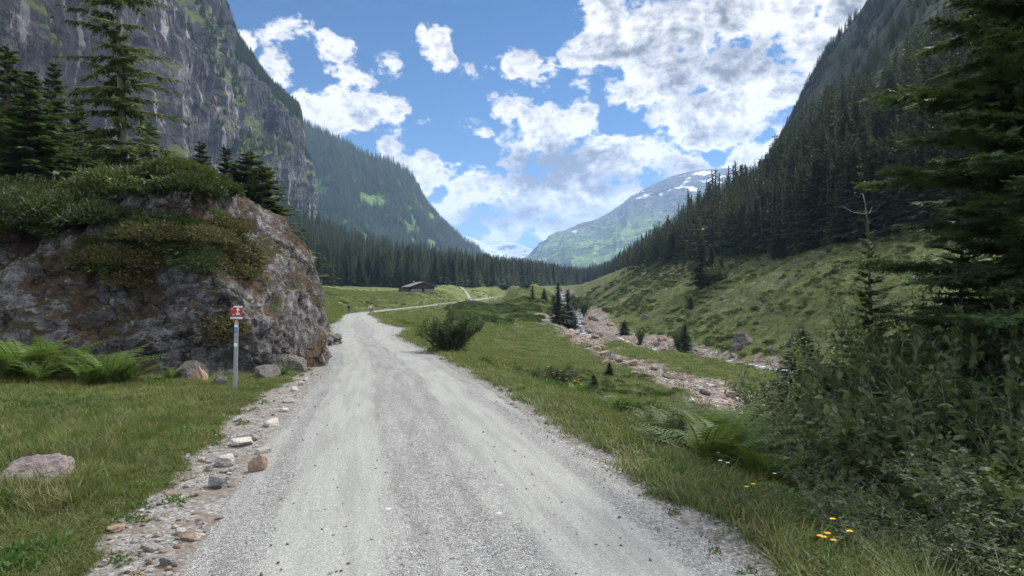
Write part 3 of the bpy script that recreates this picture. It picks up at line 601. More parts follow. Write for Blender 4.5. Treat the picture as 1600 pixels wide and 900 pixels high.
def conifer(H, Rr, nb, seg, tw, seed, base=.06, shape=.85, droop=.25, sparse=1.0, level=1, wr=.2, top_up=.45, low_dn=.25, sub=5, ratio=.36, hangt=.2):
    """returns (crown MB, trunk MB)"""
    g = np.random.default_rng(seed); cr = MB(); tr = MB()
    r0 = H * .013 + .02; nz_ = max(5, int(H)); zz = np.linspace(-.4, H * .985, nz_)
    tube(tr, np.stack([.01 * H * np.sin(zz * .5 + seed), .008 * H * np.cos(zz * .4 + seed), zz], -1), r0 * (1 - np.clip(zz / H, 0, 1)) ** .9 + .006, 7)
    k = np.arange(nb); t = base + (1 - base) * (k / nb) ** .92; t = np.clip(t + g.uniform(-.01, .01, nb), 0, .992)
    az = k * 2.39996 + g.uniform(-.35, .35, nb); L = (Rr * (1 - t) ** shape * g.uniform(.68, 1.15, nb) + .012 * H) * np.clip((t - base) / .08 + .55, .5, 1)
    th = np.interp(t, [0, .5, 1], [-low_dn, .05, top_up]) + g.uniform(-.12, .12, nb)
    cz = .01 * H * np.sin(t * H * .5 + seed), .008 * H * np.cos(t * H * .4 + seed)
    prev = None; ss = np.linspace(0, 1, seg + 1); pts = []
    for s in ss:
        rr = L * s * np.cos(th); z = t * H + L * (s * np.sin(th) - droop * s ** 2 + droop * .45 * s ** 3.5)
        pts.append(np.stack([cz[0] + rr * np.cos(az), cz[1] + rr * np.sin(az), z], -1))
    pts = np.stack(pts, 1)
    if sparse < 1: keep = g.random(nb) < sparse
    else: keep = np.ones(nb, bool)
    pts = pts[keep]; L = L[keep]
    # woody branch
    for i in range(len(pts)):
        if level >= 2 or L[i] > 1.2: tube(tr, pts[i], np.linspace(.012 * L[i] + .006, .003, seg + 1), 3)
    A = pts[:, :-1].reshape(-1, 3); Bq = pts[:, 1:].reshape(-1, 3); Dv = Bq - A; Ls = np.linalg.norm(Dv, axis=1); Dv = nrm_(Dv)
    up = np.tile([0, 0, 1.], (len(A), 1)); full = np.repeat(L, seg); sfrac = np.tile(np.arange(seg) / seg, len(pts))
    m = tw
    n = len(A); s = g.uniform(0, 1, (n, m, 2)); sgn = np.array([-1, 1])[None, None]
    S = nrm_(np.cross(Dv, up)); P0 = A[:, None, None] + Dv[:, None, None] * (Ls[:, None, None] * s)[..., None]
    D2 = Dv[:, None, None] * .7 + S[:, None, None] * (sgn * g.uniform(.5, 1.0, (n, m, 2)))[..., None] + g.normal(0, .12, (n, m, 2, 3)); D2[..., 2] -= g.uniform(0, 2 * hangt, (n, m, 2))
    L2 = full[:, None, None] * ratio * (1 - .7 * (sfrac[:, None, None] + s / seg) ** 1.5) * g.uniform(.6, 1.2, (n, m, 2)) + .01 * H * (level == 1)
    P0, D2, L2 = P0.reshape(-1, 3), nrm_(D2.reshape(-1, 3)), L2.reshape(-1); U2 = nrm_(np.tile([0, 0, 1.], (len(P0), 1)) + g.normal(0, .35, (len(P0), 3)))
    tip = pts[:, -1]; kites(cr, tip - (pts[:, -1] - pts[:, -2]) * .6, pts[:, -1] - pts[:, -2], np.tile([0, 0, 1.], (len(tip), 1)), L * (.22 if level == 1 else .10) + .01 * H * (level == 1), wr if level == 1 else .07)
    if level == 1: kites(cr, P0, D2, U2, L2, wr)
    else:
        P3, D3, U3, L3 = feather(g, P0, D2, U2, L2, sub, ratio=.42)
        if level >= 3:
            kites(cr, P0, D2, U2, L2 * 1.04, .05)
            P4, D4, U4, L4 = feather(g, P3, D3, U3, L3, 4, ratio=.55, side=.9, out=.8); kites(cr, P3, D3, U3, L3, .09); kites(cr, P4, D4, U4, L4, .16)
        else: kites(cr, P0, D2, U2, L2, .07); kites(cr, P3, D3, U3, L3, .2)
    # leader
    kites(cr, np.array([[0, 0, H * .93]] * 3), np.array([[.05, 0, 1], [-.03, .05, 1], [0, -.05, 1.]]), np.array([[1, 0, 0], [0, 1, 0], [1, 1, 0.]]), H * .09, .07)
    return cr, tr
def shrub(H, Rr, nst, ntw, nlf, ls, seed, wr=.3, lay=leaves, lean=(0, 0), open_=.9, up=.35, twl=.3, bottom=.15):
    """returns (foliage MB, stems MB): curved stems, side twigs, leaves along the twigs"""
    g = np.random.default_rng(seed); lf = MB(); st = MB(); TB = []; TD = []; TL = []
    for i in range(nst):
        az = i * 2.4 + g.uniform(-.5, .5); sp = g.uniform(.15, 1) ** .7 * open_; h = H * g.uniform(.65, 1.05) * (1 - .25 * sp)
        s = np.linspace(0, 1, 8); x = Rr * sp * s ** 1.25; q = np.stack([x * math.cos(az) + lean[0] * s ** 1.5, x * math.sin(az) + lean[1] * s ** 1.5, h * (s - .10 * s ** 3) - .1], -1)
        q[1:-1] += g.normal(0, .02 * H, (6, 3)); tube(st, q, np.linspace(.010 * H + .003, .003, 8), 4)
        for j in range(ntw):
            u = g.uniform(bottom, 1) ** .8; k = min(int(u * 7), 6); p = q[k] + (q[k + 1] - q[k]) * (u * 7 - k); dd = nrm_(q[k + 1] - q[k])
            d = dd * .5 + g.normal(0, .6, 3); d[2] += up; TB.append(p); TD.append(nrm_(d)); TL.append(twl * H * g.uniform(.5, 1.1) * (1.15 - .5 * u))
    TB, TD, TL = np.array(TB), np.array(TD), np.array(TL)
    for b, d, l in zip(TB, TD, TL): tube(st, np.stack([b, b + d * l * .55 + [0, 0, .02 * l], b + d * l]), [.0035 * H ** .5 + .001, .002, .0008], 3)
    n = len(TB); s = np.tile(np.linspace(.1, 1.0, nlf), (n, 1)) + g.uniform(-.04, .04, (n, nlf)); Bp = TB[:, None] + TD[:, None] * (TL[:, None] * s)[..., None]
    a = g.normal(0, 1, (n, nlf, 3)); D2 = nrm_(TD[:, None] * .55 + nrm_(a) * .85); D2[..., 2] *= .7; U = nrm_(np.array([0, 0, 1.]) + g.normal(0, .45, (n, nlf, 3)))
    Ll = ls * g.uniform(.6, 1.25, (n, nlf)); lay(lf, Bp.reshape(-1, 3), D2.reshape(-1, 3), U.reshape(-1, 3), Ll.ravel(), wr)
    return lf, st
def mound(Rx, Ry, H, n, ls, seed, wr=.16, shell=.55, spiky=.5):
    """low dense cushion: sprays through the outer part of a lumpy dome"""
    g = np.random.default_rng(seed); mb = MB(); v = nrm_(g.normal(0, 1, (n, 3))); v[:, 2] = np.abs(v[:, 2]); rr = (shell + (1 - shell) * g.random(n) ** .6)
    lump = .72 + .5 * fbm(v * 2.2 + seed, 3, seed); P0 = v * (rr * lump)[:, None] * np.array([Rx, Ry, H]); D2 = nrm_(v * spiky + g.normal(0, .55, (n, 3)) + [0, 0, .35])
    kites(mb, P0, D2, nrm_(g.normal(0, 1, (n, 3))), ls * g.uniform(.6, 1.3, n), wr); return mb
def fern(nf, L, seed, pin=20):
    g = np.random.default_rng(seed); mb = MB()
    for i in range(nf):
        az = i * 2.39996 + g.uniform(-.3, .3); l = L * g.uniform(.7, 1.1); el = g.uniform(.85, 1.38); s = np.linspace(0, 1, pin + 4)
        x = l * (np.cos(el) * s + .30 * s ** 2.2); z = l * (np.sin(el) * s - .36 * s ** 2.6 * g.uniform(.7, 1.2))
        q = np.stack([x * math.cos(az), x * math.sin(az), z], -1); T = nrm_(np.gradient(q, axis=0)); tube(mb, q[::3], np.linspace(.004, .0012, len(q[::3])), 3)
        side = np.array([-math.sin(az), math.cos(az), 0]); Np = np.cross(T, side)
        w = l * .21 * np.clip(np.sin(np.clip(s - .06, 0, 1) ** .62 * math.pi), 0, 1) ** .8
        for sg in (-1, 1):
            D2 = T[3:] * .35 + sg * side + g.normal(0, .06, (pin + 1, 3)); D2[:, 2] -= .18
            B0 = q[3:]; Lp = w[3:] + .004; D2 = nrm_(D2)
            # every pinna: a slim blade with small side lobes
            kites(mb, B0, D2, Np[3:], Lp, .07, 0, .3)
            for f in (.15, .38, .6):
                for s2 in (-1, 1): kites(mb, B0 + D2 * Lp[:, None] * f, D2 * .55 + s2 * T[3:] * .8, Np[3:], Lp * .24 * (1.1 - f), .22)
    return mb
def tuft(n, H, spread, seed, curl=.5, w=.004):
    g = np.random.default_rng(seed); mb = MB(); az = g.uniform(0, 6.28, n); r = spread * g.random(n) ** .6; b = np.stack([r * np.cos(az * 1.7), r * np.sin(az * 1.7), np.full(n, -.01)], -1)
    h = H * g.uniform(.5, 1.15, n); ln = g.uniform(.1, curl, n); d = np.stack([np.cos(az) * ln, np.sin(az) * ln, np.ones(n)], -1); s = np.stack([-np.sin(az), np.cos(az), 0 * az], -1) * w
    m1 = b + d * (h * .55)[:, None]; d2 = d.copy(); d2[:, :2] *= 2.4; d2[:, 2] *= .7; tp = m1 + d2 * (h * .5)[:, None]
    V = np.stack([b - s, b + s, m1 + s * .8, m1 - s * .8, tp], 1); i = np.arange(n)[:, None] * 5
    mb.add(V, i + np.array([[0, 1, 2, 3]])); mb.add(V[:0], np.zeros((0, 4), int)); mb.Fs.append(i + np.array([[3, 2, 4]]) + (mb.n - 5 * n)); mb.M.append(0); mb.V.append(np.zeros((0, 3)))
    return mb
_ico = {}
def ico(sub):
    if sub not in _ico:
        bm = bmesh.new(); bmesh.ops.create_icosphere(bm, subdivisions=sub, radius=1.0); bm.verts.ensure_lookup_table()
        _ico[sub] = (np.array([v.co[:] for v in bm.verts]), np.array([[v.index for v in f.verts] for f in bm.faces])); bm.free()
    return _ico[sub]
def rock(seed, sx, sy, sz, sub=4, cuts=13, rough=.15, mb=None, off=(0, 0, 0), round_=.0, rot=0.0):
    V, Fc = ico(sub); g = np.random.default_rng(seed); n = nrm_(g.normal(0, 1, (cuts, 3))); dd = g.uniform(.52, .92, cuts)
    k = (V @ n.T) / dd[None]; sc = 1 / np.maximum(1.0, k.max(1)) ; sc = sc * (1 - round_) + round_
    Q = V * sc[:, None]; Q = Q * (1 + rough * 2 * (fbm(Q * 2.3 + seed, 5, seed, .55, True) - .6))[:, None]
    c, s_ = math.cos(rot), math.sin(rot); Q = Q * np.array([sx, sy, sz]); Q = Q @ np.array([[c, s_, 0], [-s_, c, 0], [0, 0, 1]])
    mb = mb or MB(); mb.add(Q + np.array(off), Fc); return mb
def mstone(name, c1, c2, c3, sc=7.0, moss=0.0, vein=.0):
    def fn(t, bs):
        p = objc(t); n = t.noise(p, sc, 8, .68, .4); n2 = t.noise(t.scalev(p, 1, 1, 3), sc * 2.3, 6, .7)
        ob = t.node('ShaderNodeObjectInfo').outputs['Random']
        c = t.ramp(t.math('ADD', t.math('MULTIPLY', n, .6), t.math('MULTIPLY', n2, .4)), [(.32, c1), (.5, c2), (.68, c3)])
        c = t.mix(1.0, c, t.ramp(ob, [(0, (.72, .72, .74)), (.5, (1.0, .97, .93)), (1, (1.15, 1.08, 1.0))]), 'MULTIPLY')
        if moss:
            nz = t.node('ShaderNodeSeparateXYZ', {0: t.node('ShaderNodeNewGeometry').outputs['Normal']}).outputs[2]
            c = t.mix(t.math('MULTIPLY', t.mapr(t.math('ADD', nz, t.math('MULTIPLY', n, 1.2)), 1.1, 1.5), moss), c, (0.05, 0.06, 0.02))
        t.put(bs.inputs['Base Color'], c); bump(t, bs, t.math('ADD', n, t.math('MULTIPLY', n2, .5)), .8, .03)
    return mat(name, fn, .9, .2)
M_stone = mstone('grey stone', (0.13, 0.12, 0.12), (0.29, 0.28, 0.27), (0.48, 0.47, 0.46), 6)
M_stone_w = mstone('pale stone', (0.26, 0.25, 0.24), (0.45, 0.43, 0.41), (0.62, 0.60, 0.58), 6)
M_stone_b = mstone('brown stone', (0.14, 0.10, 0.075), (0.30, 0.23, 0.18), (0.42, 0.34, 0.27), 6)
M_stone_p = mstone('reddish stone', (0.10, 0.08, 0.072), (0.24, 0.185, 0.165), (0.42, 0.38, 0.36), 1.5)
M_stone_c = mstone('purplish stone', (0.10, 0.087, 0.092), (0.19, 0.165, 0.175), (0.30, 0.27, 0.28), 4)
M_stone_d = mstone('dark stone', (0.05, 0.045, 0.045), (0.13, 0.12, 0.12), (0.26, 0.25, 0.24), 3, .5)

# ------------------------------------------------------------------ scattering of uncountable cover (one object each)
def scatter(name, pts, protos, sizes, label, cat, tilt=.12, kind='stuff', seed=1):
    pts = np.asarray(pts, float); n = len(pts); g = np.random.default_rng(seed)
    me = bpy.data.meshes.new(name); me.vertices.add(n); me.vertices.foreach_set('co', pts.ravel())
    for k, v, ty in (('rot', np.stack([g.normal(0, tilt, n), g.normal(0, tilt, n), g.uniform(0, 6.28, n)], -1), 'FLOAT_VECTOR'), ('siz', np.asarray(sizes, float), 'FLOAT'), ('pick', g.integers(0, len(protos), n), 'INT')):
        at = me.attributes.new(k, ty, 'POINT'); at.data.foreach_set('vector' if ty == 'FLOAT_VECTOR' else 'value', np.ascontiguousarray(v).ravel())
    o = tag(link(name, me), label, cat, kind=kind)
    c = bpy.data.collections.new(name + ' parts')
    for i, p in enumerate(protos): c.objects.link(bpy.data.objects.new(name, p))
    ng = bpy.data.node_groups.new(name, 'GeometryNodeTree'); ng.interface.new_socket('Geometry', in_out='INPUT', socket_type='NodeSocketGeometry'); ng.interface.new_socket('Geometry', in_out='OUTPUT', socket_type='NodeSocketGeometry')
    N, Lk = ng.nodes, ng.links; gi = N.new('NodeGroupInput'); go = N.new('NodeGroupOutput'); ip = N.new('GeometryNodeInstanceOnPoints'); ci = N.new('GeometryNodeCollectionInfo')
    ci.inputs['Collection'].default_value = c; ci.inputs['Separate Children'].default_value = True; ci.inputs['Reset Children'].default_value = True
    def attr(nm, ty):
        a = N.new('GeometryNodeInputNamedAttribute'); a.data_type = ty; a.inputs['Name'].default_value = nm; return [s for s in a.outputs if s.enabled and s.name == 'Attribute'][0]
    er = N.new('FunctionNodeEulerToRotation'); Lk.new(attr('rot', 'FLOAT_VECTOR'), er.inputs[0])
    Lk.new(gi.outputs[0], ip.inputs['Points']); Lk.new(ci.outputs[0], ip.inputs['Instance']); ip.inputs['Pick Instance'].default_value = True
    Lk.new(attr('pick', 'INT'), ip.inputs['Instance Index']); Lk.new(er.outputs[0], ip.inputs['Rotation']); Lk.new(attr('siz', 'FLOAT'), ip.inputs['Scale']); Lk.new(ip.outputs[0], go.inputs[0])
    md = o.modifiers.new('scatter', 'NODES'); md.node_group = ng; return o
def sample_ground(n, r0, r1, a0=-40, a1=40, power=1.0, seed=0):
    """points on the ground, density falling with distance"""
    g = np.random.default_rng(seed); u = g.random(n)
    r = r0 * (r1 / r0) ** u if power == 1.0 else ((r0 ** power + u * (r1 ** power - r0 ** power)) ** (1 / power))
    a = np.radians(g.uniform(a0, a1, n)); return r * np.sin(a), r * np.cos(a), r
def edge_masks(x, y):
    d, hw = shoulder(x, y); Pn = np.stack([x, y, 0 * x], -1); nz = fbm(Pn * .9, 4, 77); nz2 = fbm(Pn * 3.5, 3, 78)
    er = hw + .22 + 0.55 * (nz - .5) + .35 * (nz2 - .5); el = hw + .45 * (1 - sm(12, 22, y)) * sm(0, 4, y) + .15 + 0.8 * (nz - .5) + .4 * (nz2 - .5)
    off = np.abs(d) - np.where(d > 0, er, el)
    wr = np.interp(y, [0, 50, 66, 84, 100, 130, 165, 200, 300, 420], [3, 2.6, 2.8, 4.2, 7.4, 8.5, 8.5, 7, 7, 5]); wd = np.interp(y, [0, 20, 36, 50, 62, 82, 98, 120], [2.4, 2.6, 3.9, 3.8, 2.0, 1.5, 2.8, 3.5])
    bed = np.minimum(dist_poly(x, y, RIV) + 7.0 * (nz - .5) + 2.4 * (nz2 - .5) - wr, dist_poly(x, y, DRY) + 6.0 * (nz - .5) + 2.6 * (nz2 - .5) - wd)
    return d, off, bed, nz

def two_part(cr, tr, mc, mt, name='spruce'):
    return cr.mesh('crown', mc, False), tr.mesh('trunk', mt, True)
def one_mesh(cr, tr, mc, mt, name):
    b = MB(); nn = 0
    for V, Fc in zip(cr.V, cr.Fs): pass
    b.V = cr.V + tr.V; b.Fs = cr.Fs + [f + cr.n for f in tr.Fs]; b.M = [0] * len(cr.Fs) + [1] * len(tr.Fs); b.n = cr.n + tr.n
    return b.mesh(name, [mc, mt], False)
# ------------------------------------------------------------------ spruce forest on the slopes
far_protos = [one_mesh(*conifer(1.0, .23 + .025 * i, 56, 2, 3, 300 + i, .03, .85, .25, wr=.30), M_spruce_m, M_bark, 'far spruce') for i in range(4)]
dark_protos = [one_mesh(*conifer(1.0, (.18, .33, .25, .22, .30, .38, .20)[i], (52, 70, 64, 38, 74, 60, 66)[i], 2, 3, 320 + i, (.04, .05, .14, .10, .03, .06, .2)[i], (.9, .75, .95, .6, 1.1, .7, .9)[i], .2, sparse=(1, 1, 1, .7, 1, .85, 1)[i], wr=.32), M_spruce, M_bark, 'dark spruce') for i in range(7)]
def slope_points(mt, n, seed, pxr, vlo=0, vhi=1, steep=.93, thr=.42, fq=.02):
    g = np.random.default_rng(seed); fr = mt.front; a = np.linalg.norm(np.cross(np.diff(fr, axis=0)[:, :-1], np.diff(fr, axis=1)[:-1]), axis=-1)
    w_ = a * (1 if True else 0); c = np.cumsum(w_.ravel()); r = np.searchsorted(c, g.random(n) * c[-1]); i, j = np.unravel_index(np.clip(r, 0, w_.size - 1), w_.shape)
    si = (i + g.random(n)) / (mt.ns - 1); vi = (j + g.random(n)) / (mt.nv - 1); si = np.clip(si, 0, 1); vi = np.clip(vi, 0, 1); p = mt.at(si, vi); up = mt.up(si, vi)
    px = 800 + p[:, 0] / p[:, 1] * F; k = (px > pxr[0]) & (px < pxr[1]) & (vi > vlo) & (vi < vhi) & (up < steep) & (fbm(p * fq, 4, seed) > thr)
    return p[k], si[k], vi[k]
big = []      # candidates for trees of their own: x, y, z, height
def split_far(p, h, name, protos, label, limit, seed):
    sz = h / p[:, 1]; k = np.argsort(-sz); own = k[:limit]; rest = k[limit:]
    for i in own: big.append((*p[i], h[i]))
    scatter(name, p[rest] - [0, 0, .4], protos, h[rest], label, 'forest', .03, seed=seed)
g = np.random.default_rng(5)
p, s_, v_ = slope_points(right_m, 15000, 61, (850, 1800), 0, 1, .86, .45, .018); h = g.uniform(5, 13, len(p)) * (1 - .25 * v_)
split_far(p, h, 'forest', dark_protos, 'dark spruce forest climbing the steep right mountainside', 0, 1)
# dense belt at the foot of the right mountain
si = g.random(2600); vi = g.random(2600) ** 1.6 * .16; p = right_m.at(si, vi); px = 800 + p[:, 0] / p[:, 1] * F; k = (px > 860) & (px < 1640); p = p[k]
h = (8 + 15 * g.random(len(p)) ** .8) * np.interp(p[:, 1], [80, 200, 500], [.75, 1, 1]); split_far(p, h, 'forest', dark_protos, 'dense dark spruces along the foot of the right mountain', 130, 2)
si = g.random(800); vi = 1 - g.random(800) ** 2 * .03; p = right_m.at(si, vi); k = fbm(p * .02, 3, 4) > .45; p = p[k]
scatter('forest', p, dark_protos, g.uniform(5, 14, len(p)), 'spruces standing along the ridge line of the right mountain', 'forest', .04, seed=3)
# wood behind the meadow
si = g.random(5200); vi = g.random(5200) ** 1.3; p = wood_m.at(si, vi); px = 800 + p[:, 0] / p[:, 1] * F; k = (px > 380) & (px < 985); p = p[k]
h = (9 + 17 * g.random(len(p)) ** .8) * np.interp(p[:, 1], [380, 500, 900], [.72, .85, 1.0]); split_far(p, h, 'forest', dark_protos[:3] + far_protos, 'dark spruce wood behind the meadow', 165, 4)
p, s_, v_ = slope_points(blue_m, 17000, 62, (380, 800), 0, 1, .95, .36, .015); scatter('forest', p, far_protos, g.uniform(14, 30, len(p)), 'distant woods on the hazy blue mountainside', 'forest', .03, seed=5)
p, s_, v_ = slope_points(teal_m, 5000, 63, (900, 1200), 0, 1, .95, .35, .008); scatter('forest', p, far_protos, g.uniform(14, 26, len(p)), 'distant woods on the teal ridge', 'forest', .03, seed=6)
p, s_, v_ = slope_points(cliff, 30000, 64, (-300, 520), .01, .9, .86, .45, .02); scatter('forest', p, far_protos + dark_protos, g.uniform(4, 12, len(p)) * (1 + .5 * (v_ < .2)), 'trees clinging to ledges of the rock face', 'forest', .05, seed=7)
si = .55 + .45 * g.random(2600); vi = 1 - g.random(2600) ** 1.5 * .10; p = cliff.at(si, vi); scatter('forest', p, far_protos, g.uniform(7, 16, len(p)), 'light green trees along the crest of the rock face', 'forest', .05, seed=8)
si = .3 + .7 * g.random(2600); vi = g.random(2600) * .16; p = cliff.at(si, vi); scatter('forest', p, far_protos, g.uniform(12, 24, len(p)), 'light green trees at the foot of the rock face', 'forest', .04, seed=9)

# the nearest trees of those woods are trees of their own
mid_cr = [conifer(1.0, (.19, .30, .24, .34, .27)[i], (150, 160, 110, 170, 140)[i], 3, 4, 400 + i, (.05, .04, .12, .06, .09)[i], (.85, .8, .7, .95, 1.05)[i], .25, wr=.26, ratio=.36) for i in range(5)]
mid_m = [one_mesh(c, t, M_spruce, M_bark, 'spruce_tree') for c, t in mid_cr]
mid_2 = [(c.mesh('crown', M_spruce, False), t.mesh('trunk', M_bark, True)) for c, t in mid_cr]
def spruce(x, y, h, label, group=None, v=0, parts=True, wide=1.0, z=None, cat='spruce tree', mesh=None, name='spruce_tree', sink=.0):
    z = (gz(x, y) if z is None else z) - sink
    if parts:
        c, t = (mesh or mid_2[v % 5]); e_ = empty(name, (x, y, z), rnd.uniform(0, 6.28), 1, label, cat, group); e_.scale = (h * wide, h * wide, h) if mesh is None else (wide, wide, 1)
        link('crown', c, e_); link('trunk', t, e_); return e_
    o = link(name, mid_m[v % 5], None, (x, y, z)); o.scale = (h * wide, h * wide, h); o.rotation_euler = (0, 0, rnd.uniform(0, 6.28)); return tag(o, label, cat, group)
for i, (x, y, z, h) in enumerate(big):
    px = 800 + x / y * F; left = y > 300 and px < 985
    if left: spruce(x, y, h, 'dark spruce among many alike in the wood along the far edge of the meadow', 'spruces along the far edge of the meadow', i, False, 1.0, z, sink=.3)
    else: spruce(x, y, h, 'dark spruce among many alike along the top of the grassy right hillside', 'spruces along the foot of the right mountain', i, False, 1.05, z, sink=.3)
def at(px, Y): return (px - 800) / F * Y
def topto(px, ytop, Y):   # height of a thing that stands on the ground at (px, Y) and reaches photo row ytop
    x = at(px, Y); return EYE + (HZ - ytop) / F * Y - gz(x, Y)
NB = [(872, 441, 128, 'tall dark spruce standing left of the stream where it leaves the wood'), (888, 452, 150, 'narrower dark spruce directly behind the tall one beside the stream'),
    (832, 446, 205, 'dark pointed spruce on the crest right of the gravel road end'), (850, 450, 215, 'short dark spruce between the two taller ones right of the road crest'),
    (1096, 368, 152, 'leftmost tall spruce of the dark clump out on the right hillside'), (1112, 382, 147, 'middle spruce of the dark clump on the right hillside'), (1127, 400, 150, 'right, lower spruce of the dark clump on the right hillside'), (1104, 392, 156, 'spruce at the back of the dark clump on the right hillside'),
    (1217, 352, 150, 'slim spruce at the wood corner above the grassy right hillside'), (1229, 366, 146, 'broader spruce beside the slim one at the wood corner'),
    (953, 566, 45, 'little cone-shaped spruce alone on the grass flat'), (928, 584, 37.5, 'small rounded spruce beside the low willow bush'), (1070, 505, 84, 'small spruce on the far bank of the stream'), (976, 500, 118, 'small dark spruce among boulders beyond the stream'),
    (1080, 462, 130, 'tiny spruce alone in the middle of the right hillside'), (742, 470, 190, 'stunted spruce in the brush below the road'), (1255, 515, 26, 'young spruce among the bushes by the dry stream bed')]
for i, (px, yt, Y, lb) in enumerate(NB):
    h = topto(px, yt, Y); spruce(at(px, Y), Y, h, lb, None, i, True, [1.9, 1.5, 1.4, 1.6, 1.5, 1.6, 1.7, 1.3, 1.3, 1.8, 3.0, 2.3, 2.2, 2.2, 2.0, 2.0, 2.0][i])
# behind the great boulder
for i, (px, yt, Y, wd, lb) in enumerate([(8, 70, 36, .9, 'dark spruce at the left edge behind the mossy boulder'), (48, 110, 33, 1.0, 'dark spruce second from the left behind the boulder shrubs'), (84, 96, 36, .9, 'tall dark spruce third from the left behind the boulder'),
    (118, 150, 38, .9, 'lower dark spruce left of the sparse pale tree'), (150, 205, 36, 1.0, 'small dark spruce at the foot of the sparse pale tree'), (232, 190, 40, .9, 'dark spruce right behind the sparse pale tree'), (262, 235, 42, 1.0, 'small spruce above the left shoulder of the boulder top'),
    (311, 222, 46, 1.1, 'pointed spruce rising behind the top of the boulder'), (348, 228, 48, 1.0, 'slim pointed spruce behind the boulder, right of the first pointed one'), (388, 238, 46, 1.4, 'broad dark spruce behind the right shoulder of the boulder'), (410, 258, 44, 1.3, 'rightmost spruce behind the boulder'), (366, 262, 45, 1.1, 'low dark spruce between the slim and the broad one behind the boulder')]):
    spruce(at(px, Y), Y, topto(px, yt, Y), lb, None, i + 2, True, wd * 1.35)
# sparse pale spruce on the left
cr, tr = conifer(13.5, 2.6, 190, 6, 5, 801, .12, .5, .40, .66, 2, top_up=.2, low_dn=.15, sub=4, ratio=.24, hangt=.55)
spruce(at(190, 20), 20, 1, 'tall sparse pale-needled spruce with a thin grey trunk behind the boulder shrubs', None, 0, True, 1, None, mesh=(cr.mesh('crown', M_larch, False), tr.mesh('trunk', M_bark_grey, True)))
# big spruce on the right
cr, tr = conifer(13.0, 3.2, 190, 8, 7, 802, .04, .6, .10, 1, 3, top_up=.3, low_dn=.02, sub=5, ratio=.27, hangt=.12)
M_hero = foliage('fresh spruce needles', [(0.030, 0.055, 0.030), (0.050, 0.085, 0.042), (0.085, 0.125, 0.055)], 0.3, .6, .2)
spruce(at(1660, 9.6), 9.6, 1, 'huge spruce filling the right edge of the picture with drooping branches', None, 0, True, 1, None, mesh=(cr.mesh('crown', M_hero, False), tr.mesh('trunk', M_bark, True)))
c_, t_ = cr.mesh('crown', M_hero, False), tr.mesh('trunk', M_bark, True)
spruce(at(1620, 13), 13, 1, 'second tall spruce behind the huge one, partly cut by the right edge', None, 0, True, .9, None, mesh=(c_, t_))
cr, tr = conifer(6.4, 2.2, 110, 6, 6, 803, .05, .9, .15, 1, 2, top_up=.5, sub=5, ratio=.3)
spruce(at(1500, 13), 13, 1, 'dark spruce half hidden under the huge one on the right', None, 0, True, 1, None, mesh=(cr.mesh('crown', M_hero, False), tr.mesh('trunk', M_bark, True)))
# young spruce with a bare leader
Y = 12.5; hh = topto(1355, 345, Y); cr, tr = conifer(hh, 1.5, 110, 4, 6, 804, .05, .9, .02, 1, 2, top_up=.55, low_dn=-.1, sub=5, ratio=.36)
tube(tr, [(0, 0, hh * .95), (.0, .01, hh * 1.0), (-.03, 0, hh + .30), (-.09, 0, hh + .5), (-.16, 0, hh + .53)], [.022, .018, .012, .008, .004], 5)
for a_ in (0, 2.2, 4.0, 5.2): tube(tr, [(0, 0, hh + .12), (.22 * math.cos(a_), .22 * math.sin(a_), hh + .17), (.42 * math.cos(a_), .42 * math.sin(a_), hh + .30)], [.009, .006, .003], 4)
M_young = foliage('young spruce needles', [(0.05, 0.075, 0.03), (0.08, 0.11, 0.045), (0.12, 0.15, 0.06)], 0.3)
spruce(at(1355, Y), Y, 1, 'young pale spruce with a long bare leader shoot', None, 0, True, 1, None, mesh=(cr.mesh('crown', M_young, False), tr.mesh('trunk', M_bark_grey, True)))

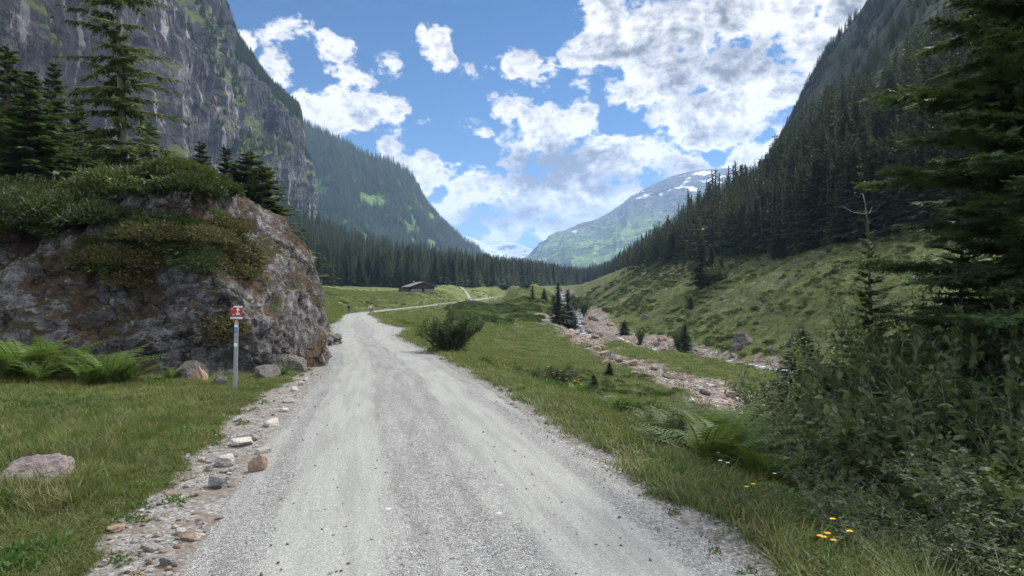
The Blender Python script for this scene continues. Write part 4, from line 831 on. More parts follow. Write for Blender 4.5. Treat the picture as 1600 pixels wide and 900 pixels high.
# ------------------------------------------------------------------ great boulder
def mbould(c1, c2, c3, brown, green, seedv):
    def fn(t, bs):
        p = t.vmath('ADD', pos(t), seedv); n = t.noise(p, 1.1, 10, .72, .6); n2 = t.noise(p, 5.0, 9, .75, .4); n3 = t.noise(t.scalev(p, 1, 1, 2.2), 14, 6, .72); n4 = t.noise(p, 40, 3, .7)
        wp = t.vmath('ADD', p, t.vmath('SCALE', t.node('ShaderNodeTexNoise', {'Vector': p, 'Scale': 1.3, 'Detail': 7.0, 'Roughness': .65}).outputs['Color'], scale=1.1))
        cr1 = t.voro(t.scalev(wp, .8, .8, 1.5), 1.0, 'DISTANCE_TO_EDGE'); cr2 = t.voro(t.scalev(wp, 1.0, 1.0, 1.6), 2.8, 'DISTANCE_TO_EDGE')
        crack = t.math('MAXIMUM', t.math('MULTIPLY', t.mapr(cr1, 0.0, .035), t.mapr(cr2, 0.0, .04, .75, 1.0)), t.mapr(n, .47, .53))
        c = t.ramp(t.math('ADD', t.math('MULTIPLY', n, .40), t.math('MULTIPLY', n2, .60)), [(.38, c1), (.49, c2), (.60, c3)])
        cell = t.node('ShaderNodeSeparateColor', {0: t.voro(t.scalev(wp, 1.0, 1.0, 1.6), 2.8, out='Color')}).outputs[0]; c = t.mix(.5, c, t.mix(cell, (.5, .5, .5), (1.45, 1.43, 1.46)), 'MULTIPLY')
        li = t.mapr(t.math('ADD', t.math('MULTIPLY', t.noise(t.vmath('ADD', p, (9, 3, 1)), 7.0, 8, .78), .7), t.math('MULTIPLY', n, .3)), .545, .60); c = t.mix(t.math('MULTIPLY', li, .8), c, (0.40, 0.385, 0.39))
        dk = t.mapr(n3, .53, .60); c = t.mix(t.math('MULTIPLY', dk, .65), c, (0.030, 0.026, 0.024))
        nz = t.node('ShaderNodeSeparateXYZ', {0: t.node('ShaderNodeNewGeometry').outputs['Normal']}).outputs[2]
        a = t.noise(t.vmath('ADD', p, (4, 8, 2)), .8, 9, .7)
        mb_ = t.mapr(t.math('ADD', a, t.math('MULTIPLY', nz, .10)), .54, .58); c = t.mix(t.math('MULTIPLY', mb_, .85), c, t.mix(t.mapr(n2, .42, .58), brown, (0.035, 0.024, 0.015)))
        mg = t.mapr(t.math('ADD', t.noise(p, 1.6, 9, .7), t.math('MULTIPLY', nz, .22)), .66, .70); c = t.mix(t.math('MULTIPLY', mg, .85), c, green)
        c = t.mix(t.mapr(crack, 0, 1, .85, 0), c, (0.018, 0.016, 0.016))
        t.put(bs.inputs['Base Color'], c); h = t.math('ADD', t.math('MULTIPLY', n2, 1.0), t.math('ADD', t.math('MULTIPLY', n3, .35), t.math('ADD', t.math('MULTIPLY', crack, .5), t.math('MULTIPLY', n4, .12))))
        bump(t, bs, t.math('ADD', h, t.math('MULTIPLY', cell, .45)), 1.0, .16)
    return mat('boulder rock', fn, .95, .12)
M_b1 = mbould((0.048, 0.045, 0.045), (0.135, 0.128, 0.128), (0.30, 0.29, 0.29), (0.13, 0.085, 0.05), (0.05, 0.055, 0.02), (0, 0, 0))
M_b2 = mbould((0.08, 0.074, 0.077), (0.21, 0.197, 0.205), (0.38, 0.36, 0.37), (0.10, 0.07, 0.045), (0.05, 0.055, 0.02), (31, 7, 2))
def great(c, rx, ry, rz, seed, planes, ex=2.7, nth=520, nph=300, amp=.42):
    th = np.linspace(0, 2 * math.pi, nth, endpoint=False); ph = np.linspace(-.62, math.pi / 2 - .01, nph); T, Ph = np.meshgrid(th, ph)
    V = np.stack([np.cos(Ph) * np.cos(T), np.cos(Ph) * np.sin(T), np.sin(Ph)], -1); r = (np.abs(V) ** ex).sum(-1) ** (-1 / ex); Q = V * r[..., None]
    for n_, d_ in planes:
        n_ = np.array(n_, float); n_ /= np.linalg.norm(n_); k = (Q @ n_) / d_; soft = np.where(k > 1, 1 / k, 1); Q = Q * (soft * .88 + .12 * np.minimum(1, soft))[..., None]
    Q = Q * np.array([rx, ry, rz]); w_ = np.stack([fbm(Q * .5, 3, seed + 9), fbm(Q * .5, 3, seed + 19), fbm(Q * .5, 3, seed + 29)], -1) - .5
    q = Q * np.array([.55, .55, .75]) + w_ * 1.4
    # stepped fracture planes and fine roughness
    st = fbm(q, 3, seed); stp = np.floor(st * 9) / 9 + sm(.55, 1, (st * 9) % 1) / 9
    dsp = amp * 1.6 * (stp - .5) + amp * (fbm(q * 1.7, 6, seed + 3, .56, True) - .55) + .10 * (fbm(Q * 3.1 + w_, 5, seed + 6, .6, True) - .5) + .03 * (fbm(Q * 11, 3, seed + 8) - .5)
    Q = Q + nrm_(V / np.array([rx, ry, rz])) * dsp[..., None] * 1.15
    b = MB(); b.add(Q + np.array(c), gridfaces(nph, nth, True)); top = Q[-1].mean(0) + np.array(c); ring = (nph - 1) * nth; i = np.arange(nth)
    b.add(np.vstack([Q[-1] + np.array(c), top]), np.stack([i, (i + 1) % nth, np.full(nth, nth)], -1)); return b
bmesh_ = great((-8.75, 17.3, .25), 3.75, 3.6, 3.95, 71, [((.72, -.25, .62), .93), ((.95, -.1, .3), .99), ((.2, -.93, .32), .93), ((-.45, -.4, .8), .9), ((.5, -.75, -.1), 1.02)])
tag(link('boulder', bmesh_.mesh('boulder', M_b1, True)), 'house-high dark mossy boulder left of the gravel road', 'boulder')
b2 = great((-13.6, 16.4, .1), 4.2, 3.1, 3.25, 72, [((.1, -.75, .66), .86), ((-.3, -.7, .5), .95), ((.6, -.6, .5), .95)], amp=.30)
tag(link('boulder', b2.mesh('boulder', M_b2, True)), 'lower pale grey rock slab at the left edge under the shrubs', 'boulder')
dg = bpy.context.evaluated_depsgraph_get()
from mathutils.bvhtree import BVHTree
def bvh(mb): return BVHTree.FromPolygons([tuple(v) for v in np.concatenate(mb.V[:1])], [tuple(f) for f in mb.Fs[0].tolist()])
BV1, BV2 = bvh(bmesh_), bvh(b2)
def rock_top(x, y):
    zs = [h[0].z for h in (b.ray_cast(Vector((x, y, 20)), Vector((0, 0, -1))) for b in (BV1, BV2)) if h[0] is not None]; return max(zs + [gz(x, y)])
# dwarf shrubs growing over the two rocks (photo column, row of the top, distance, half width, height)
SH = [(40, 262, 18.5, 1.4, 1.3, 0), (120, 268, 18.5, 1.5, 1.25, 0), (10, 300, 17, 1.3, 1.2, 1), (85, 320, 16.5, 1.4, 1.0, 0), (150, 310, 17.5, 1.3, 1.0, 2), (210, 300, 18, 1.0, .7, 0), (30, 335, 15.6, 1.2, .9, 1), (120, 352, 15.6, 1.2, .8, 1),
    (180, 345, 16.2, 1.2, .7, 0), (236, 335, 16.6, .8, .45, 2), (318, 322, 17.5, .7, .34, 3), (345, 345, 16.6, .5, .26, 3), (270, 360, 16.0, .9, .5, 0), (160, 390, 15.0, .9, .5, 1), (220, 385, 15.2, 1.0, .5, 2), (290, 385, 15.4, .8, .4, 1), (350, 372, 15.9, .6, .3, 4),
    (240, 410, 14.6, .8, .35, 4), (180, 415, 14.4, .7, .35, 4), (310, 405, 14.9, .7, .3, 4), (370, 392, 15.4, .45, .25, 4)]
SHL = ['yellow-green juniper cushion at the far left edge, back row above the pale rock slab', 'yellow-green juniper cushion just left of the sparse pale spruce, back row', 'dark juniper cushion cut by the left picture edge', 'yellow-green juniper cushion in the middle of the rock slab top',
 'leafy green shrub at the foot of the sparse pale spruce', 'yellow-green juniper right behind the foot of the sparse pale spruce', 'dark juniper hanging over the pale rock slab at the left edge', 'dark juniper hanging over the seam between slab and great boulder',
 'yellow-green juniper in front of the sparse pale spruce', 'leafy green shrub right of the sparse pale spruce on the boulder', 'large dark dwarf pine on the crown of the great boulder', 'smaller dark dwarf pine in front of the large one on the boulder crown',
 'yellow-green juniper in the centre of the great boulder top', 'low dark juniper at the front left rim of the boulder top', 'leafy low shrub at the front rim of the boulder top', 'low dark juniper beside the rust-brown heather on the boulder', 'rust-brown heather patch on the boulder shoulder nearest the road top',
 'rust-brown heather hanging below the leafy low shrub on the boulder front', 'rust-brown heather lowest on the left of the boulder front', 'rust-brown heather below the low dark juniper', 'small rust-brown heather patch farthest right on the boulder']
jm = {0: M_juniper, 1: M_juniper_d, 2: M_leaf, 3: M_juniper_d, 4: M_brown}
jn = {0: ('juniper_bush', 'juniper'), 1: ('juniper_bush', 'juniper'), 2: ('leafy_bush', 'bush'), 3: ('mountain_pine', 'dwarf pine'), 4: ('heather_patch', 'heather')}
desc = {0: 'yellow-green juniper cushion', 1: 'dark green juniper cushion', 2: 'leafy green shrub', 3: 'dark dwarf pine cushion', 4: 'rust-brown heather patch'}
for i, (px, yt, Y, r_, h_, k) in enumerate(SH):
    x = at(px, Y); z = rock_top(x, Y); need = EYE + (HZ - yt) / F * Y - z; h_ = max(h_, min(need, 2.2)) if i < 5 else h_
    if k == 2: lf, st = shrub(h_ * 1.15, r_, 16, 16, 12, .06, 500 + i, .32, bottom=.05); e_ = empty(jn[k][0], (x, Y, z - .05)); link('foliage', lf.mesh('foliage', M_leaf_pale, False), e_); link('stems', st.mesh('stems', M_bark, True), e_); o = e_
    else: o = link(jn[k][0], mound(r_ * (1.25 if k == 4 else 1.05), r_ * .9, h_ * (1.2 if k == 4 else 1), int(6200 * (r_ ** 1.3)), .13 if k != 4 else .08, 520 + i, .13, .5).mesh(jn[k][0], jm[k], False), None, (x, Y, z - h_ * .12))
    tag(o, SHL[i], jn[k][1])

# cushions of heath and juniper spilling down the faces of the two rocks
PATCH = [(105, 352, 1), (150, 372, 0), (195, 365, 1), (235, 380, 3), (275, 372, 0), (320, 378, 1), (358, 365, 2), (140, 400, 2), (178, 408, 0), (225, 402, 2), (262, 395, 0), (335, 398, 2), (378, 392, 2), (300, 400, 3), (205, 432, 2), (350, 335, 3), (318, 350, 0), (285, 345, 1), (60, 345, 1), (120, 330, 0), (352, 508, 2), (365, 345, 1), (225, 350, 0), (255, 360, 3)]
pmesh = [[mound(.55, .55, .32, 2600, .10, 560 + 10 * k + i, .15, .45).mesh('cushion', m_, False) for i in range(2)] for k, m_ in enumerate((M_juniper, M_juniper_d, M_brown, M_leaf))]
pn_ = [('juniper_bush', 'yellow-green juniper cushion', 'juniper'), ('juniper_bush', 'dark juniper cushion', 'juniper'), ('heather_patch', 'rust-brown heather patch', 'heather'), ('leafy_bush', 'small leafy cushion', 'bush')]
for i, (px, py, k) in enumerate(PATCH):
    dvec = Vector(((px - 800) / F, 1, (HZ - py) / F)).normalized(); hits = [h for h in (b.ray_cast(Vector((0, 0, EYE)), dvec) for b in (BV1, BV2)) if h[0] is not None]
    if not hits: continue
    h = min(hits, key=lambda q: q[3]); n_ = h[1] if h[1].dot(dvec) < 0 else -h[1]; n_ = (n_ * .6 + Vector((0, 0, .8))).normalized()
    o = link(pn_[k][0], pmesh[k][i % 2], None, h[0] - n_ * .10); s_ = rnd.uniform(.55, 1.15); o.scale = (s_ * 1.15, s_, s_ * .8); o.rotation_euler = n_.to_track_quat('Z', 'Y').to_euler()
    row = 'under the shrub belt' if py < 375 else ('halfway down the rock face' if py < 425 else 'low on the rock face')
    tag(o, f'{pn_[k][1]} {row}, growing ' + ('at the far left' if px < 110 else 'above the seam of the two rocks' if px < 160 else 'just right of the seam' if px < 200 else 'left of the boulder middle' if px < 240 else 'in the boulder middle' if px < 280 else 'right of the boulder middle' if px < 325 else 'above the signpost' if px < 372 else 'near the road side'), pn_[k][2], f'{pn_[k][1]}es on the boulder face' if 'patch' in pn_[k][1] else f'{pn_[k][1]}s on the boulder face')
# ------------------------------------------------------------------ bushes
def bush(name, x, y, lf, st, mleaf, label, cat, group=None, rz=0, sc=1, sink=.05, z=None):
    e_ = empty(name, (x, y, (gz(x, y) if z is None else z) - sink), rz, sc, label, cat, group); link('foliage', lf if isinstance(lf, bpy.types.Mesh) else lf.mesh('foliage', mleaf, False), e_); link('stems', st if isinstance(st, bpy.types.Mesh) else st.mesh('stems', M_bark_grey, True), e_); return e_
def pm(lf, st, ml): return lf.mesh('foliage', ml, False), st.mesh('stems', M_bark_grey, True)
M_mid = foliage('bush leaves', [(0.030, 0.055, 0.022), (0.05, 0.085, 0.032), (0.08, 0.12, 0.045)], .3)
M_sal = foliage('sallow leaves', [(0.05, 0.075, 0.04), (0.08, 0.11, 0.06), (0.12, 0.15, 0.085)], .3)
lf, st = shrub(1.95, 1.25, 46, 34, 13, .058, 601, .30, open_=1.0, bottom=.18, twl=.22, up=.5)
bush('round_bush', at(704, 23.5), 23.5, lf, st, M_mid, 'round dense green bush alone beside the right edge of the gravel road', 'bush', sc=(1.0))
lf, st = shrub(1.35, 1.3, 40, 26, 12, .075, 602, .12, open_=1.1, bottom=.1, twl=.25, up=.9); B1 = pm(lf, st, M_sal)
bush('willow_bush', at(874, 36.5), 36.5, *B1, None, 'low grey-green willow bush on the grass flat left of the small rounded spruce', 'bush')
bush('willow_bush', at(846, 38.5), 38.5, *B1, None, 'smaller willow bush touching the low grey-green one on its left', 'bush', rz=2, sc=.75)
P1 = pm(*shrub(2.3, 1.5, 13, 24, 14, .075, 611, .24, open_=1.1, bottom=.12, twl=.32), M_leaf)
P2 = pm(*shrub(2.0, 1.3, 12, 22, 12, .10, 612, .30, open_=1.1, bottom=.15, twl=.34), M_leaf)
P3 = pm(*shrub(1.1, 1.0, 20, 20, 14, .045, 613, .32, open_=1.2, bottom=.05, twl=.36), M_leaf)
P4 = pm(*shrub(2.6, 1.6, 7, 13, 10, .07, 614, .26, open_=1.0, bottom=.35, twl=.30), M_sal)
P5 = pm(*shrub(1.0, .9, 18, 18, 14, .05, 615, .22, open_=1.2, bottom=.05, twl=.36), M_leaf_pale)
# photo column of the centre, row of the top, distance, prototype, label
BL = [(1225, 492, 14, P4, 'thin see-through bush at the left end of the thicket, bare twigs showing'), (1160, 545, 17, P4, 'small airy bush in front of the dry stream bed'), (1285, 470, 12.5, P4, 'tall airy bush in front of the grassy hillside'), (1330, 520, 10.5, P1, 'narrow-leaved bush below the young spruce with the bare leader'),
    (1395, 485, 9.5, P1, 'narrow-leaved bush in the middle of the thicket'), (1290, 590, 8.5, P1, 'narrow-leaved bush at the lower left of the thicket'), (1460, 470, 8.5, P2, 'broad-leaved bush under the tips of the huge spruce'), (1560, 430, 8.0, P1, 'narrow-leaved bush at the right edge under the huge spruce'),
    (1385, 600, 7.2, P2, 'broad-leaved bush in the lower middle of the thicket'), (1500, 540, 6.4, P2, 'broad-leaved bush with large pale leaves, right part of the thicket'), (1600, 500, 6.2, P2, 'broad-leaved bush cut by the right picture edge'),
    (1250, 690, 7.4, P3, 'low small-leaved bush where the thicket meets the fern clump'), (1340, 700, 6.0, P3, 'low small-leaved bush in front of the thicket, second from the left'), (1430, 690, 5.4, P3, 'low small-leaved bush in the front row, third from the left'), (1540, 650, 4.9, P1, 'narrow-leaved bush in the front row near the right edge'),
    (1480, 770, 4.3, P3, 'low small-leaved bush nearest the viewer at the bottom right'), (1590, 740, 4.2, P3, 'low small-leaved bush in the bottom right corner'), (1370, 800, 4.6, P5, 'low pale-leaved plant cushion left of the bottom right bushes'), (1290, 790, 5.2, P5, 'low pale-leaved plant cushion beside the yellow flowers'), (1640, 620, 5.2, P2, 'broad-leaved bush mostly outside the right edge'),
    (1200, 610, 11, P3, 'small-leaved bush between the airy bush and the fern clump'), (1480, 600, 7.6, P1, 'narrow-leaved bush behind the large pale leaves'), (1700, 400, 7.5, P1, 'tall narrow-leaved bush beyond the right edge'), (1450, 400, 11, P1, 'tall narrow-leaved bush filling the gap below the huge spruce'), (1530, 380, 10, P2, 'tall broad-leaved bush deep under the huge spruce'), (1600, 360, 9, P1, 'tall narrow-leaved bush against the right edge under the huge spruce'), (1420, 560, 11.5, P1, 'narrow-leaved bush deep in the shade behind the thicket')]
HT = {id(P1): 2.3, id(P2): 2.0, id(P3): 1.1, id(P4): 2.6, id(P5): 1.0}
for i, (px, yt, Y, pr, lb) in enumerate(BL):
    h = topto(px, yt, Y); s_ = max(.5, h / HT[id(pr)]); nm = {id(P1): 'willow_bush', id(P2): 'alder_bush', id(P3): 'bilberry_bush', id(P4): 'sallow_bush', id(P5): 'herb_cushion'}[id(pr)]
    o = bush(nm, at(px, Y), Y, *pr, None, lb, 'bush' if pr is not P5 else 'plant', rz=i * 1.3); sx = min(1.25, max(.75, s_ ** .6)); o.scale = (sx, sx, s_)
P6 = pm(*shrub(4.2, 2.1, 16, 30, 14, .085, 616, .28, open_=1.0, bottom=.12, twl=.20), M_leaf)
for i, (px, yt, Y, lb) in enumerate([(1440, 372, 15, 'tall leafy tree between the young spruce and the huge spruce'), (1520, 345, 13.5, 'tall leafy tree half hidden behind the branches of the huge spruce'), (1600, 330, 12.5, 'tall leafy tree cut by the right edge behind the huge spruce'), (1490, 430, 11.5, 'lower leafy tree in front of the tall ones under the huge spruce'), (1400, 440, 14, 'leafy tree just right of the young spruce with the bare leader'), (1570, 420, 10.5, 'lower leafy tree near the right edge above the broad-leaved bushes')]):
    h = topto(px, yt, Y); o = bush('leafy_tree', at(px, Y), Y, *P6, None, lb, 'tree', rz=i * 1.9); o.scale = (.95, .95, h / 4.2)
# brush on the mound below the road and leafy trees in the valley
D1 = pm(*shrub(5.0, 2.2, 16, 22, 12, .22, 621, .34, open_=.9, bottom=.12, twl=.22), M_mid)
for i, (px, yt, Y, sx, lb) in enumerate([(1120, 402, 143, .8, 'rounded leafy tree leaning into the dark spruce clump'), (975, 445, 230, .8, 'leafy bush at the left end of the row on the far bank'), (996, 443, 225, .9, 'bigger leafy bush on the far bank'), (912, 462, 190, .8, 'leafy bush beside the stream mouth'), (900, 452, 240, .9, 'leafy tree between the wood and the stream'),
        (1060, 508, 88, .35, 'small leafy bush left of the conical spruce on the far bank'), (1000, 505, 96, .3, 'leafy bush among the far bank boulders'), (810, 468, 200, .45, 'bush at the end of the pale road'), (865, 458, 230, .6, 'bush behind the tall dark spruce')]):
    h = topto(px, yt, Y); o = bush('leafy_tree' if h > 4 else 'leafy_bush', at(px, Y), Y, *D1, None, lb, 'tree' if h > 4 else 'bush', rz=i * 2.); o.scale = (sx * h / 5 + .2, sx * h / 5 + .2, h / 5)
m_dark = [mound(1, 1, .75, 900, .22, 640 + i, .2, .5).mesh('low bush', M_mid, False) for i in range(3)]
m_heath = [mound(1, 1, .55, 500, .26, 650 + i, .22, .4).mesh('heath', m_, False) for i, m_ in enumerate((M_juniper_d, M_mid, M_juniper, M_leaf_pale))]
g = np.random.default_rng(77)
def region(n, x0, x1, y0, y1, f=None, seed=0):
    g = np.random.default_rng(seed); x = g.uniform(x0, x1, n); y = g.uniform(y0, y1, n); d, off, bed, nz = edge_masks(x, y); k = (off > .4) & (bed > .3)
    if f is not None: k &= f(x, y, nz)
    x, y = x[k], y[k]; return np.stack([x, y, ground(x, y)], -1)
# shrubby cover of the far hillside, the mound and the verge
clump = lambda fq, th, sd: (lambda x, y, nz: fbm(np.stack([x * fq, y * fq, 0 * x], -1), 4, sd) > th)
p = region(9500, 22, 100, 45, 330, clump(.13, .50, 12), 1); scatter('hillside_shrubs', p, m_heath[:3], g.uniform(.2, .85, len(p)) * np.interp(p[:, 1], [45, 100, 250], [.7, 1, 1.3]), 'dark low shrubs dotted over the right hillside', 'shrubs', .2, seed=11)
p = region(3400, -16, 16, 95, 215, clump(.12, .44, 13), 2); k = (p[:, 0] > road_x(p[:, 1]) + 4) & (p[:, 0] > -12 - (p[:, 1] - 130) * .1) & ((p[:, 1] > 128) | (p[:, 0] < 0)); p = p[k]
scatter('mound_shrubs', p, m_heath, g.uniform(.5, 1.4, len(p)), 'green brush covering the mound below the road', 'shrubs', .2, seed=12)
p = region(900, -9, 1.5, 14, 75, clump(.3, .50, 14), 3); k = (p[:, 0] > road_x(p[:, 1]) + 3.2) & (p[:, 0] < road_x(p[:, 1]) + 7.5); p = p[k]
scatter('verge_shrubs', p, m_dark + m_heath[3:], g.uniform(.15, .5, len(p)), 'knee-high brush along the right verge of the road', 'shrubs', .2, seed=13)
p = region(2600, -110, 10, 60, 470, clump(.06, .56, 15), 4); k = (np.abs(p[:, 0] - road_x(p[:, 1])) > 4) & ((p[:, 0] < road_x(p[:, 1])) | (p[:, 1] > 230)); p = p[k]
scatter('meadow_shrubs', p, m_heath[:2] + m_heath[3:], g.uniform(.25, .8, len(p)), 'low tufts of brush dotted over the far meadow', 'shrubs', .2, seed=14)
p = region(2600, 0, 20, 10, 48, clump(.35, .49, 16), 5); p = p[p[:, 0] > road_x(p[:, 1]) + 3.4]; scatter('flat_shrubs', p, m_heath, g.uniform(.10, .42, len(p)), 'low brush on the broken edge of the grass flat', 'shrubs', .2, seed=15)

# ------------------------------------------------------------------ grass
tf = [tuft(34, .075, .16, 700 + i, 1.1, .0035).mesh('grass tuft', M_grass if i < 4 else M_grass_dry, False) for i in range(5)]
tl = [tuft(40, .30, .16, 710 + i, .7, .0045).mesh('long grass', M_grass if i < 3 else M_grass_dry, False) for i in range(4)]
th = [mound(.13, .13, .07, 80, .045, 720 + i, .28, .2).mesh('herb', M_herb, False) for i in range(3)]
def gscatter(name, n, r0, r1, a0, a1, f, protos, sz, label, seed, tilt=.15):
    x, y, r = sample_ground(n, r0, r1, a0, a1, 1.0, seed); d, off, bed, nz = edge_masks(x, y); g = np.random.default_rng(seed); k = f(x, y, d, off, bed, nz, r) & (bed > .1)
    x, y, r = x[k], y[k], r[k]; z = ground(x, y); return scatter(name, np.stack([x, y, z], -1), protos, sz(r, g, len(r)), label, 'grass', tilt, seed=seed)
bl = lambda x, y: ~(((x + 8.35) / 4.2) ** 2 + ((y - 17.3) / 3.6) ** 2 < 1) & ~(((x + 13.6) / 4.2) ** 2 + ((y - 16.4) / 3.0) ** 2 < 1)
gscatter('grass', 60000, 3.2, 46, -42, -5, lambda x, y, d, off, bed, nz, r: (d < 0) & (off > 0) & bl(x, y), tf, lambda r, g, n: g.uniform(.45, 1.0, n) * np.interp(r, [3, 10, 46], [.75, 1.15, 2.4]), 'short green grass on the left side of the road', 21)
gscatter('grass', 70000, 3.5, 60, -14, 42, lambda x, y, d, off, bed, nz, r: (d > 0) & (off > 0), tf, lambda r, g, n: g.uniform(.6, 1.4, n) * np.interp(r, [3, 10, 60], [.9, 1.4, 3.0]), 'green grass on the right verge and slope', 22)
gscatter('grass', 60000, 40, 330, -30, 32, lambda x, y, d, off, bed, nz, r: (off > .3), tf, lambda r, g, n: g.uniform(.7, 1.7, n) * np.interp(r, [40, 100, 330], [2.2, 3.6, 7]), 'meadow grass further away', 23)
cl = lambda x, y, fq, sd: fbm(np.stack([x * fq, y * fq, 0 * x], -1), 3, sd)
gscatter('tall_grass', 5200, 3.2, 30, -42, -6, lambda x, y, d, off, bed, nz, r: (d < 0) & (off > .25) & bl(x, y) & (cl(x, y, .7, 44) > .60), tl, lambda r, g, n: g.uniform(.25, .6, n), 'taller grass clumps on the left', 24)
p = np.array([(at(px, Y), Y) for px, Y in zip(g.normal(165, 70, 420), g.normal(6.9, .9, 420))] + [(at(px, Y), Y) for px, Y in zip(g.normal(80, 60, 160), g.normal(5.6, .4, 160))]); p = p[edge_masks(p[:, 0], p[:, 1])[1] > .5]
scatter('tall_grass', np.column_stack([p, ground(p[:, 0], p[:, 1])]), tl, g.uniform(.35, .8, len(p)), 'long grass clump beside the purplish rock', 'grass', .2, seed=28)
gscatter('tall_grass', 15000, 3.2, 40, -12, 42, lambda x, y, d, off, bed, nz, r: (d > 0) & (off > .25) & (cl(x, y, .6, 45) > .46), tl, lambda r, g, n: g.uniform(.3, .85, n), 'tall uneven grass on the right verge', 25)
gscatter('herbs', 14000, 3.5, 34, -42, 42, lambda x, y, d, off, bed, nz, r: (off > .1) & bl(x, y) & ((d > 0) & (cl(x, y, .9, 46) > .47) | (cl(x, y, .9, 46) > .56)), th, lambda r, g, n: g.uniform(.4, 1.1, n) * np.where(r > 0, 1, 1), 'leafy weeds among the grass', 26)
gscatter('verge_weeds', 2600, 3.5, 26, -30, 30, lambda x, y, d, off, bed, nz, r: (off > -.40) & (off < .15), tf + th, lambda r, g, n: g.uniform(.25, .75, n), 'sparse weeds creeping onto the gravel edge', 27)

# ------------------------------------------------------------------ ferns
FN = [fern(15, 1.2, 730, 24).mesh('fern', M_fern, False), fern(13, .95, 731, 22).mesh('fern', M_fern, False), fern(14, .7, 732, 20).mesh('fern', M_fern, False)]
FL = [(35, 12.2, 0, 1.1, 'tall fern at the left edge in front of the rock slab'), (78, 12.6, 0, 1.05, 'tall upright fern second from the left edge'), (8, 11.8, 1, 1.1, 'fern cut by the left picture edge'), (120, 12.4, 1, 1.0, 'fern in the middle of the left fern row'), (165, 11.9, 0, .95, 'spreading fern right of the middle of the left row'), (200, 12.3, 1, .85, 'smaller fern at the right end of the left row'),
    (60, 11.6, 2, 1, 'low fern in front of the tall ones'), (140, 11.5, 2, 1, 'low fern in front of the spreading one'), (270, 12.9, 2, .7, 'small yellowish fern at the foot of the great boulder'), (440, 14.2, 2, .6, 'small fern at the boulder foot right of the signpost'),
    (1075, 8.6, 0, .85, 'fern on the right slope, upper left of the clump'), (1110, 8.0, 0, .95, 'big bright fern in the middle of the right clump'), (1060, 7.8, 1, .8, 'fern at the left of the right clump'), (1140, 7.4, 0, .8, 'fern at the right of the right clump'), (1100, 7.2, 1, .9, 'fern at the front of the right clump'), (1160, 8.4, 2, 1, 'low fern behind the right clump'), (1020, 9.0, 2, .9, 'low fern uphill of the right clump'), (1190, 7.0, 1, .8, 'fern beside the small-leaved bush'),
    (965, 10.6, 2, .9, 'low fern nearest the road on the right slope'), (900, 13, 2, .9, 'low fern by the yellow flowers on the right verge')]
for i, (px, Y, k, s_, lb) in enumerate(FL):
    o = link('fern', FN[k], None, (at(px, Y), Y, gz(at(px, Y), Y) - .02)); o.rotation_euler = (0, 0, i * 1.7); o.scale = (s_,) * 3; tag(o, lb, 'fern')

# ------------------------------------------------------------------ stones
RK = [rock(800 + i, 1, 1, 1, 5, 14, .16) for i in range(7)]
RM = {}
def stone(name, x, y, sx, sy, sz, k, m, label, cat='stone', group=None, rz=None, sink=.25, z=None, tilt=.15):
    key = (k, m.name)
    if key not in RM: RM[key] = RK[k].mesh(name, m, False)
    o = link(name, RM[key], None, (x, y, (gz(x, y) if z is None else z) + sz * (.62 - sink))); o.scale = (sx, sy, sz); o.rotation_euler = (rnd.uniform(-tilt, tilt), rnd.uniform(-tilt, tilt), rnd.uniform(0, 6.28) if rz is None else rz); return tag(o, label, cat, group)
def ground_hit(px, py):
    """distance at which the view ray through a photo pixel meets the ground"""
    Y = np.geomspace(2.5, 400, 900); X = (px - 800) / F * Y; Z = EYE + (HZ - py) / F * Y; gg = ground(X, Y); k = np.nonzero(Z < gg)[0]; return float(Y[k[0]]) if len(k) else 300.0
